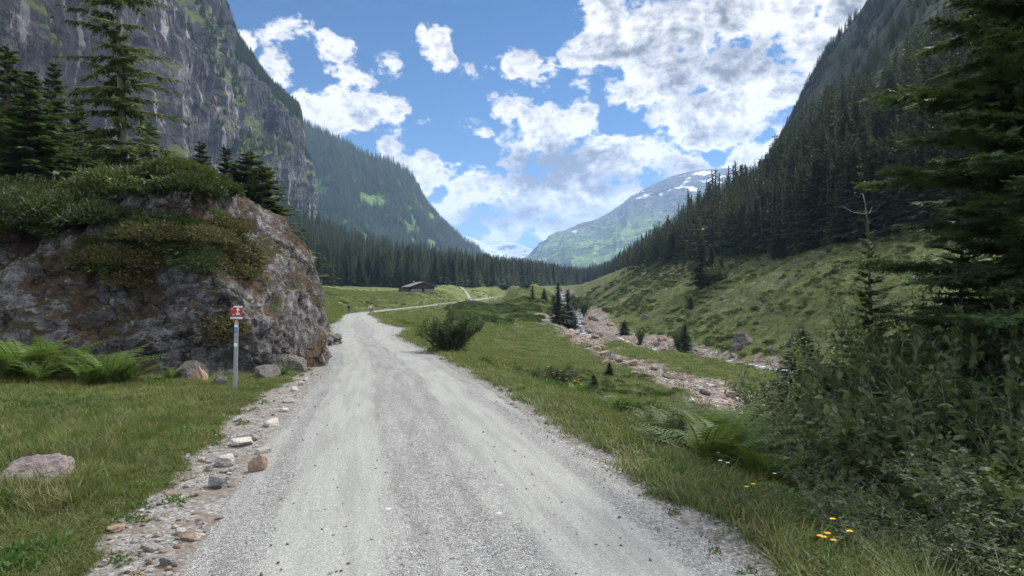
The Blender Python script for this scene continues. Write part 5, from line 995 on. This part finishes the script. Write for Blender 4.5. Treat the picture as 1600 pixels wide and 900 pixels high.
ST = [(46, 772, 100, 52, 0, M_stone_c, 'large purplish rock in the grass at the lower left corner'), (372, 660, 12, 8, 1, M_stone_w, 'small round pale stone alone in the grass left of the gravel'), (425, 668, 26, 13, 2, M_stone_w, 'flat yellowish stone on the gravel edge'), (378, 698, 36, 16, 3, M_stone_w, 'wide pale stone with a flat top beside the gravel edge'),
    (396, 690, 16, 12, 1, M_stone, 'small bluish-grey stone touching the wide pale one'), (347, 731, 32, 20, 4, M_stone_w, 'white rounded stone, brightest of the roadside stones'), (402, 742, 24, 34, 5, M_stone_b, 'upright brown striped stone at the road edge'), (338, 765, 38, 22, 6, M_stone, 'long grey slab stone below the white rounded stone'), (326, 738, 14, 10, 1, M_stone, 'small stone left of the white rounded stone'),
    (412, 712, 20, 12, 2, M_stone_w, 'pale stone above the upright brown one'), (179, 834, 20, 14, 3, M_stone_b, 'yellow-brown stone in the grass at the bottom left'), (238, 862, 24, 12, 0, M_stone, 'blue-grey flat stone near the bottom left of the road'), (283, 836, 16, 12, 5, M_stone_w, 'pale stone beside the blue-grey flat stone'), (295, 845, 24, 10, 6, M_stone_b, 'flat brown stone next to the pale one at the bottom'),
    (362, 762, 12, 8, 2, M_stone, 'small grey stone at the right end of the long slab'), (290, 722, 14, 10, 4, M_stone, 'little dark stone half sunk in the grass'), (314, 722, 14, 8, 1, M_stone_w, 'little pale stone near the grass edge'), (443, 645, 14, 8, 3, M_stone_w, 'pale stone on the gravel edge, above the flat yellowish one'), (452, 630, 16, 8, 5, M_stone_w, 'pale flat stone right of the signpost'),
    (460, 612, 12, 8, 0, M_stone_w, 'round pale stone level with the signpost foot'), (478, 596, 10, 6, 2, M_stone_w, 'farthest pale stone on the left road edge'), (470, 603, 10, 7, 4, M_stone_w, 'pale stone second farthest on the left road edge'), (265, 885, 30, 16, 6, M_stone, 'half-buried grey stone at the bottom edge'), (343, 604, 22, 16, 0, M_stone_d, 'dark round stone at the foot of the signpost'),
    (948, 628, 14, 10, 3, M_stone, 'grey stone on the grass flat below the small spruces'), (1010, 598, 22, 8, 1, M_stone_d, 'dark stone at the broken turf edge'), (492, 458, 20, 20, 5, M_stone_d, 'dark block on the meadow behind the great boulder'), (1075, 598, 0, 0, 0, M_stone, '')]
for i, (px, py, w_, h_, k, m, lb) in enumerate(ST):
    if not w_: continue
    Y = ground_hit(px, py - h_ * .12) if py > 470 else 150.; x = at(px, Y); sx = w_ / F * Y * .62; sz = h_ / F * Y * .62
    stone('boulder' if w_ > 60 else 'stone', x, Y + sx * .3, sx, sx * .8, sz, k, m, lb, 'rock' if w_ > 60 else 'stone', rz=i * .7, sink=.15)
# great boulder's feet, the low stone wall beyond it
for i, (px, Y, s_, k, lb) in enumerate([(415, 13.7, .30, 2, 'pale-topped rock leaning on the foot of the great boulder'), (455, 15.4, .42, 4, 'dark rock at the right foot of the great boulder'), (486, 17.5, .55, 6, 'dark rock at the outermost right foot of the great boulder'), (300, 13.2, .35, 0, 'small dark rock under the middle of the great boulder')]):
    stone('rock', at(px, Y), Y, s_, s_ * .8, s_ * .8, k, M_stone_d, lb, 'rock', sink=.3)
b_ = MB(); g = np.random.default_rng(9)
for i in range(46):
    t_ = g.random(); lay = g.random(); px = 494 + 34 * t_; Y = 26.0 + 2.5 * t_; x = at(px, Y); s_ = g.uniform(.10, .2); hmax = .62 * (1 - .5 * t_)
    rock(900 + i, s_ * 1.3, s_ * 1.1, s_ * .8, 2, 9, .1, b_, (x + g.uniform(-.1, .1), Y + g.uniform(-.3, .3), lay * hmax), 0, g.uniform(0, 6))
tag(link('stone_wall', b_.mesh('stone_wall', M_stone_d, True), None, (0, 0, -.42)), 'low dry stone wall stub right of the great boulder', 'stone wall')
# stones in the stream bed: the larger ones are things
g = np.random.default_rng(19); cand = []
for poly, wd, n in ((RIV, 6.5, 1500), (DRY, 2.8, 500)):
    for i in range(n):
        k = g.integers(0, len(poly) - 2) if poly is RIV else g.integers(0, len(poly) - 1); u = g.random(); c = poly[k] * (1 - u) + poly[k + 1] * u; w_ = np.interp(c[1], [50, 84, 100, 165], [2.4, 3, 5.5, 7]) if poly is RIV else wd
        x, y = c + g.normal(0, .5, 2) * w_
        if y > 18: cand.append((x, y, g.uniform(.10, .34) * (1 + (g.random() > .88) * 1.3) * np.interp(y, [20, 60, 150], [.55, .8, 1.3]), i))
cand.sort(key=lambda c: -c[2] / c[1]); zc_ = ground(np.array([c[0] for c in cand]), np.array([c[1] for c in cand]))
for j, (x, y, s_, i) in enumerate(cand[:190]):
    m = (M_stone_p, M_stone, M_stone_p, M_stone_b, M_stone_d)[i % 5]
    stone('river_rock', x, y, s_, s_ * .8, s_ * .65, i % 7, m, 'angular rock among many alike lying in the stony stream bed', 'rock', 'rocks lying in the stream bed', z=float(zc_[j]), sink=.15)
ro = [rock(960 + i, 1, .85, .6, 2, 9, .1).mesh('bed stone', m, True) for i, m in enumerate((M_stone_p, M_stone_b, M_stone_p, M_stone))]
x = np.array([c[0] for c in cand[190:]]); y = np.array([c[1] for c in cand[190:]]); xs = np.concatenate([x + g.normal(0, 1, len(x)) for _ in range(9)]); ys_ = np.concatenate([y + g.normal(0, 1, len(x)) for _ in range(9)])
d_, o_, bd, nz = edge_masks(xs, ys_); k = bd < .4; xs, ys_ = xs[k], ys_[k]
scatter('river_stones', np.stack([xs, ys_, ground(xs, ys_)], -1), ro, g.uniform(.05, .16, len(xs)) * np.interp(ys_, [20, 60, 150], [.7, 1, 1.8]), 'reddish and pale stones covering the stream bed', 'stones', .3, seed=31)
x, y, r = sample_ground(2600, 3.2, 24, -40, -5, 1.0, 33); d_, off, bd, nz = edge_masks(x, y); k = (d_ < 0) & (off < .15) & (off > -.75); x, y = x[k], y[k]
gs = [rock(970 + i, 1, .8, .55, 2, 9, .1).mesh('gravel stone', m, True) for i, m in enumerate((M_stone_w, M_stone, M_stone_b))]
scatter('loose_gravel', np.stack([x, y, ground(x, y) + .005], -1), gs, np.random.default_rng(3).uniform(.008, .035, len(x)) ** 1.0 * 1.1, 'loose stones along the left road edge', 'gravel', .4, seed=34)
x, y, r = sample_ground(5000, 3.2, 22, -30, 25, 1.0, 35); d_, off, bd, nz = edge_masks(x, y); k = (off < .1) & ((off > -.5) | (np.random.default_rng(1).random(len(x)) < .12)); x, y = x[k], y[k]; inr = edge_masks(x, y)[1] < -.15
scatter('loose_gravel', np.stack([x, y, np.where(inr, road_z(y) + .03, ground(x, y)) + .002], -1), gs, np.random.default_rng(4).uniform(.005, .016, len(x)), 'small loose gravel on the road', 'gravel', .4, seed=36)
p = region(1500, 22, 90, 50, 300, clump(.05, .52, 92), 6); scatter('hillside_stones', p, ro, g.uniform(.12, .5, len(p)) * np.interp(p[:, 1], [50, 250], [.7, 1.3]), 'pale stones strewn over the right hillside', 'stones', .3, seed=37)
far_r = [(1075, 545, 14), (1160, 540, 34), (1150, 548, 20), (925, 500, 10), (1010, 500, 14), (1030, 508, 12), (1128, 470, 8), (1205, 550, 14)]
for i, (px, py, w_) in enumerate(far_r):
    Y = ground_hit(px, py); s_ = w_ / F * Y * .6; stone('rock', at(px, Y), Y, s_, s_ * .8, s_ * .75, i % 7, M_stone_d, ['dark rock on the near bank of the stream', 'big dark rock with reddish grass cap by the stream bend', 'rock leaning against the big one by the stream bend', 'small dark rock at the upper stream', 'dark rock beyond the stream, left of its neighbour', 'dark rock beyond the stream, right of its neighbour', 'lone rock halfway up the right hillside', 'dark rock at the right end of the visible stream'][i], 'rock')

# ------------------------------------------------------------------ signpost
M_metal = plain('galvanised post', (0.33, 0.34, 0.36), .45, .5, .2, 20, .6); M_red = plain('red sign paint', (0.36, 0.035, 0.035), .4, .4, .1, 8); M_white = plain('white sign paint', (0.75, 0.75, 0.76), .4, .4, .06, 8)
M_blue = plain('blue sticker', (0.10, 0.20, 0.48), .4, .4, .1, 8); M_or = plain('orange sticker', (0.55, 0.25, 0.12), .4, .4, .1, 8); M_dark = plain('dark print', (0.05, 0.04, 0.05), .5, .3, .1, 8)
Y = ground_hit(368, 611); X = at(368, Y); k_ = Y / F
sg = empty('signpost', (X, Y, gz(X, Y)), .05, 1, 'thin grey metal post with a small red and white sign by the great boulder', 'signpost'); sg.rotation_euler = (0, math.radians(.9), .05)
b_ = MB(); box(b_, (0, 0, 53 * k_ - .1), (5.4 * k_, 3.2 * k_, 106 * k_ + .2)); 
for i in range(9): box(b_, (0, -1.75 * k_, (12 + i * 9.2) * k_), (1.3 * k_, .3 * k_, 2.4 * k_))
post = link('post', b_.mesh('post', M_metal), sg)
def panel(name, cx, cz, w_, h_, m, yo=-2.4, th=.5, parent=sg):
    b = MB(); box(b, (cx * k_, yo * k_, cz * k_), (w_ * k_, th * k_, h_ * k_)); return link(name, b.mesh(name, m), parent)
pn = panel('sign_panel', .4, 122, 18, 14.6, M_red); panel('name_strip', 2.6, 130.4, 13.4, 2.2, M_white, -2.5); lower = panel('name_strip', .4, 113, 18, 3.0, M_white, -2.5)
box_ = MB()
for i, w_ in enumerate((1.6, .8, 1.1, 1.3, .7, 1.2, .9)): box_.add(np.array([[x_, -2.82, z_] for x_, z_ in ((-5.4 + i * 1.8, 112.6), (-5.4 + i * 1.8 + w_, 112.6), (-5.4 + i * 1.8 + w_, 113.5), (-5.4 + i * 1.8, 113.5))]) * k_, [[0, 1, 2, 3]])
link('lettering', box_.mesh('lettering', M_dark), lower)
sq = MB(); box(sq, (-6.4 * k_, -2.83 * k_, 113 * k_), (1.6 * k_, .1 * k_, 1.5 * k_)); link('red_mark', sq.mesh('red_mark', M_red), lower)
# white up-arrow over a curved foot, and small print
sy = MB(); yy = -2.72
def poly(pts, m=0): sy.add(np.array([[x_, yy, z_] for x_, z_ in pts]) * k_, [list(range(len(pts)))], m)
poly([(2.6, 128.6), (.2, 126.2), (-.4, 124.6), (1.4, 125.0)]); poly([(2.6, 128.6), (5.0, 126.2), (5.6, 124.6), (3.8, 125.0)]); poly([(2.6, 128.6), (1.4, 125.0), (3.8, 125.0)]); poly([(1.9, 125.0), (1.9, 119.5), (3.3, 119.5), (3.3, 125.0)])
th_ = np.linspace(math.pi * .95, math.pi * 2.05, 9)
for a, b in zip(th_[:-1], th_[1:]): poly([(2.6 + 3.4 * math.cos(a), 120.6 + 2.9 * math.sin(a)), (2.6 + 3.4 * math.cos(b), 120.6 + 2.9 * math.sin(b)), (2.6 + 2.0 * math.cos(b), 120.6 + 1.5 * math.sin(b)), (2.6 + 2.0 * math.cos(a), 120.6 + 1.5 * math.sin(a))])
poly([(-5.6, 117.6), (-2.2, 117.6), (-2.2, 118.3), (-5.6, 118.3)]); poly([(-7.2, 126.6), (-5.2, 126.6), (-5.2, 127.6), (-7.2, 127.6)])
link('arrow_symbol', sy.mesh('arrow_symbol', M_white), pn)
for cz, h_, m, nm in ((107.5, 4, M_or, 'sticker'), (93, 8, M_blue, 'sticker'), (100.5, 3, M_white, 'sticker'), (71, 6, M_white, 'sticker'), (84, 4, M_stone, 'sticker')): panel(nm, 0, cz, 4.6, h_, m, -1.72, .2)

# ------------------------------------------------------------------ alpine hut
M_log = mat('weathered timber', _bark((0.035, 0.026, 0.022), (0.10, 0.075, 0.06))); M_shing = mat('grey shingles', _bark((0.10, 0.095, 0.10), (0.24, 0.23, 0.235))); M_wall = plain('rubble wall', (0.24, 0.22, 0.21), .9, .1, .4, 1.5); M_void = plain('dark opening', (0.012, 0.012, 0.014), .6, .3)
hx, hy = at(660, 298), 298; hz = EYE + (HZ - 456.5) / F * 298
hut = empty('alpine_hut', (hx, hy, hz), R(24), 1, 'low dark timber hut with a shallow grey gabled roof at the far meadow', 'hut')
b_ = MB(); box(b_, (0, 5, .2), (10.4, 12, 2.2)); link('stone_base', b_.mesh('stone_base', M_wall), hut)
b_ = MB(); box(b_, (0, 5, 2.0), (10.2, 11.8, 1.5)); b_.add([(-5.1, -.9, 2.74), (5.1, -.9, 2.74), (0, -.9, 4.35), (-5.1, 10.9, 2.74), (5.1, 10.9, 2.74), (0, 10.9, 4.35)], [[0, 1, 2], [5, 4, 3]])
link('wall', b_.mesh('wall', M_log), hut)
b_ = MB()
for sg_ in (-1, 1):
    e0 = np.array([sg_ * 6.4, 0, 2.36]); r0_ = np.array([0, 0, 4.55]); dn = np.array([0, 0, -.22]); A_ = [e0 + (0, -2.0, 0), e0 + (0, 12.0, 0), r0_ + (0, 12.0, 0), r0_ + (0, -2.0, 0)]
    V = np.array(A_ + [a + dn for a in A_]); b_.add(V, [[0, 1, 2, 3], [7, 6, 5, 4], [0, 4, 5, 1], [3, 2, 6, 7], [0, 3, 7, 4], [1, 5, 6, 2]])
rf = link('roof', b_.mesh('roof', M_shing), hut); b_ = MB(); box(b_, (-1.5, 8.5, 4.5), (.8, .8, 1.3)); link('chimney', b_.mesh('chimney', M_wall), rf)
for wx in (-3.2, 3.0): b_ = MB(); box(b_, (wx, -.93, 1.9), (.9, .1, .7)); link('window', b_.mesh('window', M_void), hut)
b_ = MB(); box(b_, (0, -1.04, .9), (1.1, .12, 1.9)); link('door', b_.mesh('door', M_void), hut)
b_ = MB(); box(b_, (-7.0, 4, .7), (3.4, 6, 2.2)); link('shed', b_.mesh('shed', M_log), hut)

# ------------------------------------------------------------------ hikers
M_skin = plain('skin', (0.48, 0.30, 0.22), .6, .3, .05); M_hair = plain('hair', (0.04, 0.028, 0.02), .6, .3)
def cloth(c): return plain('cloth', c, .9, .1, .12, 20)
def skin_obj(name, verts, edges, radii, m, parent, root=0):
    me = bpy.data.meshes.new(name); me.from_pydata(verts, edges, []); me.materials.append(m); o = link(name, me, parent)
    s_ = o.modifiers.new('skin', 'SKIN'); me.skin_vertices or bpy.context; 
    if not me.skin_vertices: me.attributes
    lay = me.skin_vertices[0] if len(me.skin_vertices) else None
    if lay:
        for v, r_ in zip(lay.data, radii): v.radius = (r_, r_) if not isinstance(r_, tuple) else r_
        lay.data[root].use_root = True
    d_ = o.modifiers.new('smooth', 'SUBSURF'); d_.levels = 1; d_.render_levels = 1; return o
def person(x, y, rz, label, top, legs, pack=None, hat=None, stride=.22, group=None, h=1.75, z=None):
    e_ = empty('person', (x, y, (gz(x, y) if z is None else z)), rz, h / 1.75, label, 'person', group); S = stride
    V = [(0, 0, .95), (0, 0, 1.15), (0, .01, 1.38), (0, .01, 1.50), (0, .02, 1.58), (0, .03, 1.68),
        (.10, 0, .90), (.11, S * .6, .50), (.11, S * .75, .09), (.11, S * .75 + .16, .035), (-.10, 0, .90), (-.11, -S * .15, .50), (-.11, -S * 1.0, .12), (-.11, -S * 1.0 + .15, .04),
        (.19, 0, 1.40), (.25, -.10, 1.13), (.25, .04, .90), (.25, .09, .80), (-.19, 0, 1.40), (-.25, .06, 1.13), (-.24, .22, .95), (-.24, .28, .87)]
    E = [(0, 1), (1, 2), (2, 3), (3, 4), (4, 5), (0, 6), (6, 7), (7, 8), (8, 9), (0, 10), (10, 11), (11, 12), (12, 13), (2, 14), (14, 15), (15, 16), (16, 17), (2, 18), (18, 19), (19, 20), (20, 21)]
    Rr = [(.15, .10), (.14, .10), (.17, .11), .055, .085, .09, .085, .06, .045, .04, .085, .06, .045, .04, .05, .042, .034, .03, .05, .042, .034, .03]
    skin_obj('body', V, E, Rr, M_skin, e_)
    sub = lambda ids, gr: ([V[i] for i in ids], [Rr[i] for i in ids])
    up = [0, 1, 2, 14, 15, 16, 18, 19, 20]; mp = {a: i for i, a in enumerate(up)}; skin_obj('jacket', [V[i] for i in up], [(mp[a], mp[b]) for a, b in E if a in mp and b in mp], [(r_[0] + .02, r_[1] + .02) if isinstance(r_, tuple) else r_ + .014 for r_ in (Rr[i] for i in up)], cloth(top), e_)
    lo = [0, 6, 7, 8, 10, 11, 12]; mp = {a: i for i, a in enumerate(lo)}; skin_obj('trousers', [V[i] for i in lo], [(mp[a], mp[b]) for a, b in E if a in mp and b in mp], [(r_[0] + .015, r_[1] + .02) if isinstance(r_, tuple) else r_ + .016 for r_ in (Rr[i] for i in lo)], cloth(legs), e_)
    V2, F2 = ico(3); hr = V2[:]; b = MB(); b.add(hr * [.095, .11, .10] + [0, .015, 1.685], F2[[i for i, f in enumerate(F2) if V2[f].mean(0)[2] > -.1 or V2[f].mean(0)[1] < -.35]]); link('hair' if not hat else 'hat', b.mesh('hair', M_hair if not hat else cloth(hat), True), e_)
    for s2, yy_, zz_ in ((.11, S * .75 + .06, .04), (-.11, -S + .06, .045)): b = MB(); b.add(V2 * [.052, .14, .055] + [s2, yy_, zz_ + .005], F2); link('shoe', b.mesh('shoe', M_hair, True), e_)
    if pack:
        b = MB(); Q = np.sign(V2) * np.abs(V2) ** .6; b.add(Q * [.17, .11, .27] + [0, -.20, 1.22], F2); link('backpack', b.mesh('backpack', cloth(pack), True), e_)
    return e_
def onroad(px, Y): return road_z(Y) + .03
person(at(545, 130), 130, R(12), 'person in dark clothes with a large black backpack walking away on the left road side', (0.02, 0.02, 0.025), (0.10, 0.12, 0.16), (0.015, 0.015, 0.02), z=float(road_z(130)) + .02)
person(at(578, 128), 128, R(190), 'person in a pale top walking towards the viewer, left of a pair on the road', (0.55, 0.55, 0.56), (0.12, 0.13, 0.17), z=float(road_z(128)) + .03)
person(at(581.8, 129), 129, R(176), 'person in a grey top and light hat, right of the pair on the road', (0.20, 0.22, 0.25), (0.12, 0.12, 0.15), None, (0.5, 0.47, 0.40), z=float(road_z(129)) + .03)
for i, (px, Y, c, lb) in enumerate([(728.8, 318, (0.02, 0.022, 0.03), 'far person in dark clothes on the bend by the path fork, left one'), (734, 320, (0.03, 0.03, 0.04), 'far person in dark clothes on the bend by the path fork, right one'), (731.5, 322, (0.5, 0.5, 0.52), 'far person in white between the two dark ones at the path fork'), (763, 385, (0.04, 0.04, 0.05), 'tiny dark person where the pale road meets the crest'), (768.5, 388, (0.35, 0.33, 0.33), 'tiny pale-dressed person near the crest of the road')]):
    x = at(px, Y); person(x, Y, R(20 + 150 * (i % 2)), lb, c, (0.05, 0.05, 0.07), z=max(gz(x, Y), float(road_z(Y))) + .05)
Y = 215; x = at(658, Y); e_ = empty('information_board', (x, Y, gz(x, Y)), .2, 1, 'small grey board on two posts on the meadow left of the far road', 'board'); b_ = MB(); box(b_, (0, 0, 1.15), (1.0, .08, .8)); link('panel', b_.mesh('panel', M_shing), e_)
for s2 in (-.45, .45): b_ = MB(); box(b_, (s2, .07, .6), (.09, .06, 1.5)); link('post', b_.mesh('post', M_log), e_)
# broken weathered stump at the boulder foot
b_ = MB(); g = np.random.default_rng(4)
for i in range(9): a = i * .7; tube(b_, [(.10 * math.cos(a), .07 * math.sin(a), -.05), (.12 * math.cos(a), .08 * math.sin(a), .12), (.08 * math.cos(a) + g.normal(0, .03), .06 * math.sin(a), g.uniform(.16, .34))], [.06, .045, .008], 6)
Yp = 12.9; tag(link('tree_stump', b_.mesh('tree_stump', plain('bleached wood', (0.30, 0.21, 0.15), .9, .1, .3, 12), True), None, (at(312, Yp), Yp, gz(at(312, Yp), Yp))), 'splintered light brown stump at the foot of the great boulder left of the signpost', 'stump')

# ------------------------------------------------------------------ flowers
M_yel = plain('yellow petals', (0.75, 0.42, 0.02), .6, .2, .1); M_stem = plain('green stems', (0.06, 0.11, 0.03), .7, .2); M_wpet = plain('white petals', (0.7, 0.7, 0.68), .6, .2, .05)
def flower(h, r_, n=11, seed=0):
    g = np.random.default_rng(seed); st = MB(); tube(st, [(0, 0, -.02), (.01, 0, h * .5), (.02, .01, h)], [.003, .0025, .002], 4); leaves(st, np.array([[0, 0, h * .2], [0, 0, h * .45], [.01, 0, h * .3]]), np.array([[1, .2, .6], [-.8, .5, .6], [0, -1, .5]]), np.tile([0, 0, 1.], (3, 1)), .06, .2)
    pt = MB(); a = np.linspace(0, 6.28, n, endpoint=False); leaves(pt, np.tile([.02, .01, h], (n, 1)), np.stack([np.cos(a), np.sin(a), np.full(n, .25)], -1), np.tile([0, 0, 1.], (n, 1)), r_, .28); V2, F2 = ico(2); pt.add(V2 * [r_ * .35, r_ * .35, r_ * .2] + [.02, .01, h + .003], F2); return pt, st
fl = [tuple(x.mesh(nm, mm, False) for x, nm, mm in zip(flower(.30 + .06 * i, .024, 12, i), ('petals', 'stem'), (M_yel, M_stem))) for i in range(3)]
flw = tuple(x.mesh(nm, mm, False) for x, nm, mm in zip(flower(.22, .02, 9, 7), ('petals', 'stem'), (M_wpet, M_stem)))
def plant(px, Y, me2, label, group, sc=1, white=False):
    x = at(px, Y); e_ = empty('white_flower' if white else 'yellow_flower', (x, Y, gz(x, Y)), rnd.uniform(0, 6), sc, label, 'flower', group); link('petals', me2[0], e_); link('stem', me2[1], e_)
for i, (px, row) in enumerate([(1281, 905), (1287, 912), (1294, 902), (1299, 914), (1291, 922), (1322, 925), (1166, 815), (1172, 820)]): plant(px, ground_hit(px, row), fl[i % 3], 'yellow daisy-like flower in the cluster at the bottom right verge' if i < 5 else ['single yellow flower right of the bottom cluster', 'left yellow flower of the pair above the bottom cluster', 'right yellow flower of the pair above the bottom cluster'][i - 5], 'yellow flowers in the bottom right cluster' if i < 5 else None, .8)
g = np.random.default_rng(6)
for i in range(22): px = g.uniform(775, 800) if i < 9 else g.uniform(845, 912); Y = g.uniform(15.5, 18) if i < 9 else g.uniform(11.2, 14); plant(px, Y, fl[i % 3], 'small yellow flower among many alike on the right verge beyond the ferns', 'yellow flowers along the right verge', 1.1)
for i in range(6): px = g.uniform(1120, 1230); Y = g.uniform(5.6, 7.4); plant(px, Y, flw, 'small white flower among many alike in the tall grass of the right verge', 'white flowers on the right verge', 1, True)
g = np.random.default_rng(8)
for i in range(14): px = g.uniform(60, 380); Y = g.uniform(5.2, 11); plant(px, Y, fl[0] if i % 5 == 0 else flw, 'tiny flower among many alike in the left lawn', 'tiny flowers in the left lawn', .35, i % 5 != 0)

# ------------------------------------------------------------------ unseen cloud added toward the sun to shade the near valley; haze
def mshade_cloud(t, bs):
    t.put(bs.inputs['Base Color'], (.85, .86, .88)); tr = t.node('ShaderNodeBsdfTransparent', {0: (1, 1, 1)}); n = t.noise(pos(t), .0035, 4, .6)
    m_ = t.node('ShaderNodeMixShader', {0: t.mapr(n, .35, .62, .12, .38), 1: tr.outputs[0], 2: bs.outputs[0]}); t.l.new(m_.outputs[0], t.n['Material Output'].inputs['Surface'])
M_shade_cloud = mat('thin shade cloud', mshade_cloud, 1.0, 0)
b_ = MB(); g = np.random.default_rng(15); V2, F2 = ico(4); H = 1600
sh = H / math.tan(R(SUN_EL)); ox, oy = sh * math.sin(R(SUN_AZ)), sh * math.cos(R(SUN_AZ))
V2, F2 = ico(6); Q = V2 * (1 + .55 * (fbm(V2 * 2.2 + 3, 6, 3) - .5))[:, None]
b_.add(Q * [820, 900, 110] + [ox - 40, oy + 250, H], F2)
tag(link('cloud', b_.mesh('cloud', M_shade_cloud, True)), kind='structure')
hm = bpy.data.materials.new('air'); hm.use_nodes = True; ht = NT(hm.node_tree); ht.n.clear(); out = ht.node('ShaderNodeOutputMaterial')
pv = ht.node('ShaderNodeVolumePrincipled', {'Color': (0.40, 0.62, 1.0, 1), 'Density': 1.1e-4, 'Anisotropy': 0.2}); ht.l.new(pv.outputs[0], out.inputs['Volume'])
b_ = MB(); box(b_, (0, 0, 450), (21000, 21000, 1060)); tag(link('haze', b_.mesh('haze', hm)), 'pale blue air haze filling the valley', 'haze', kind='stuff')
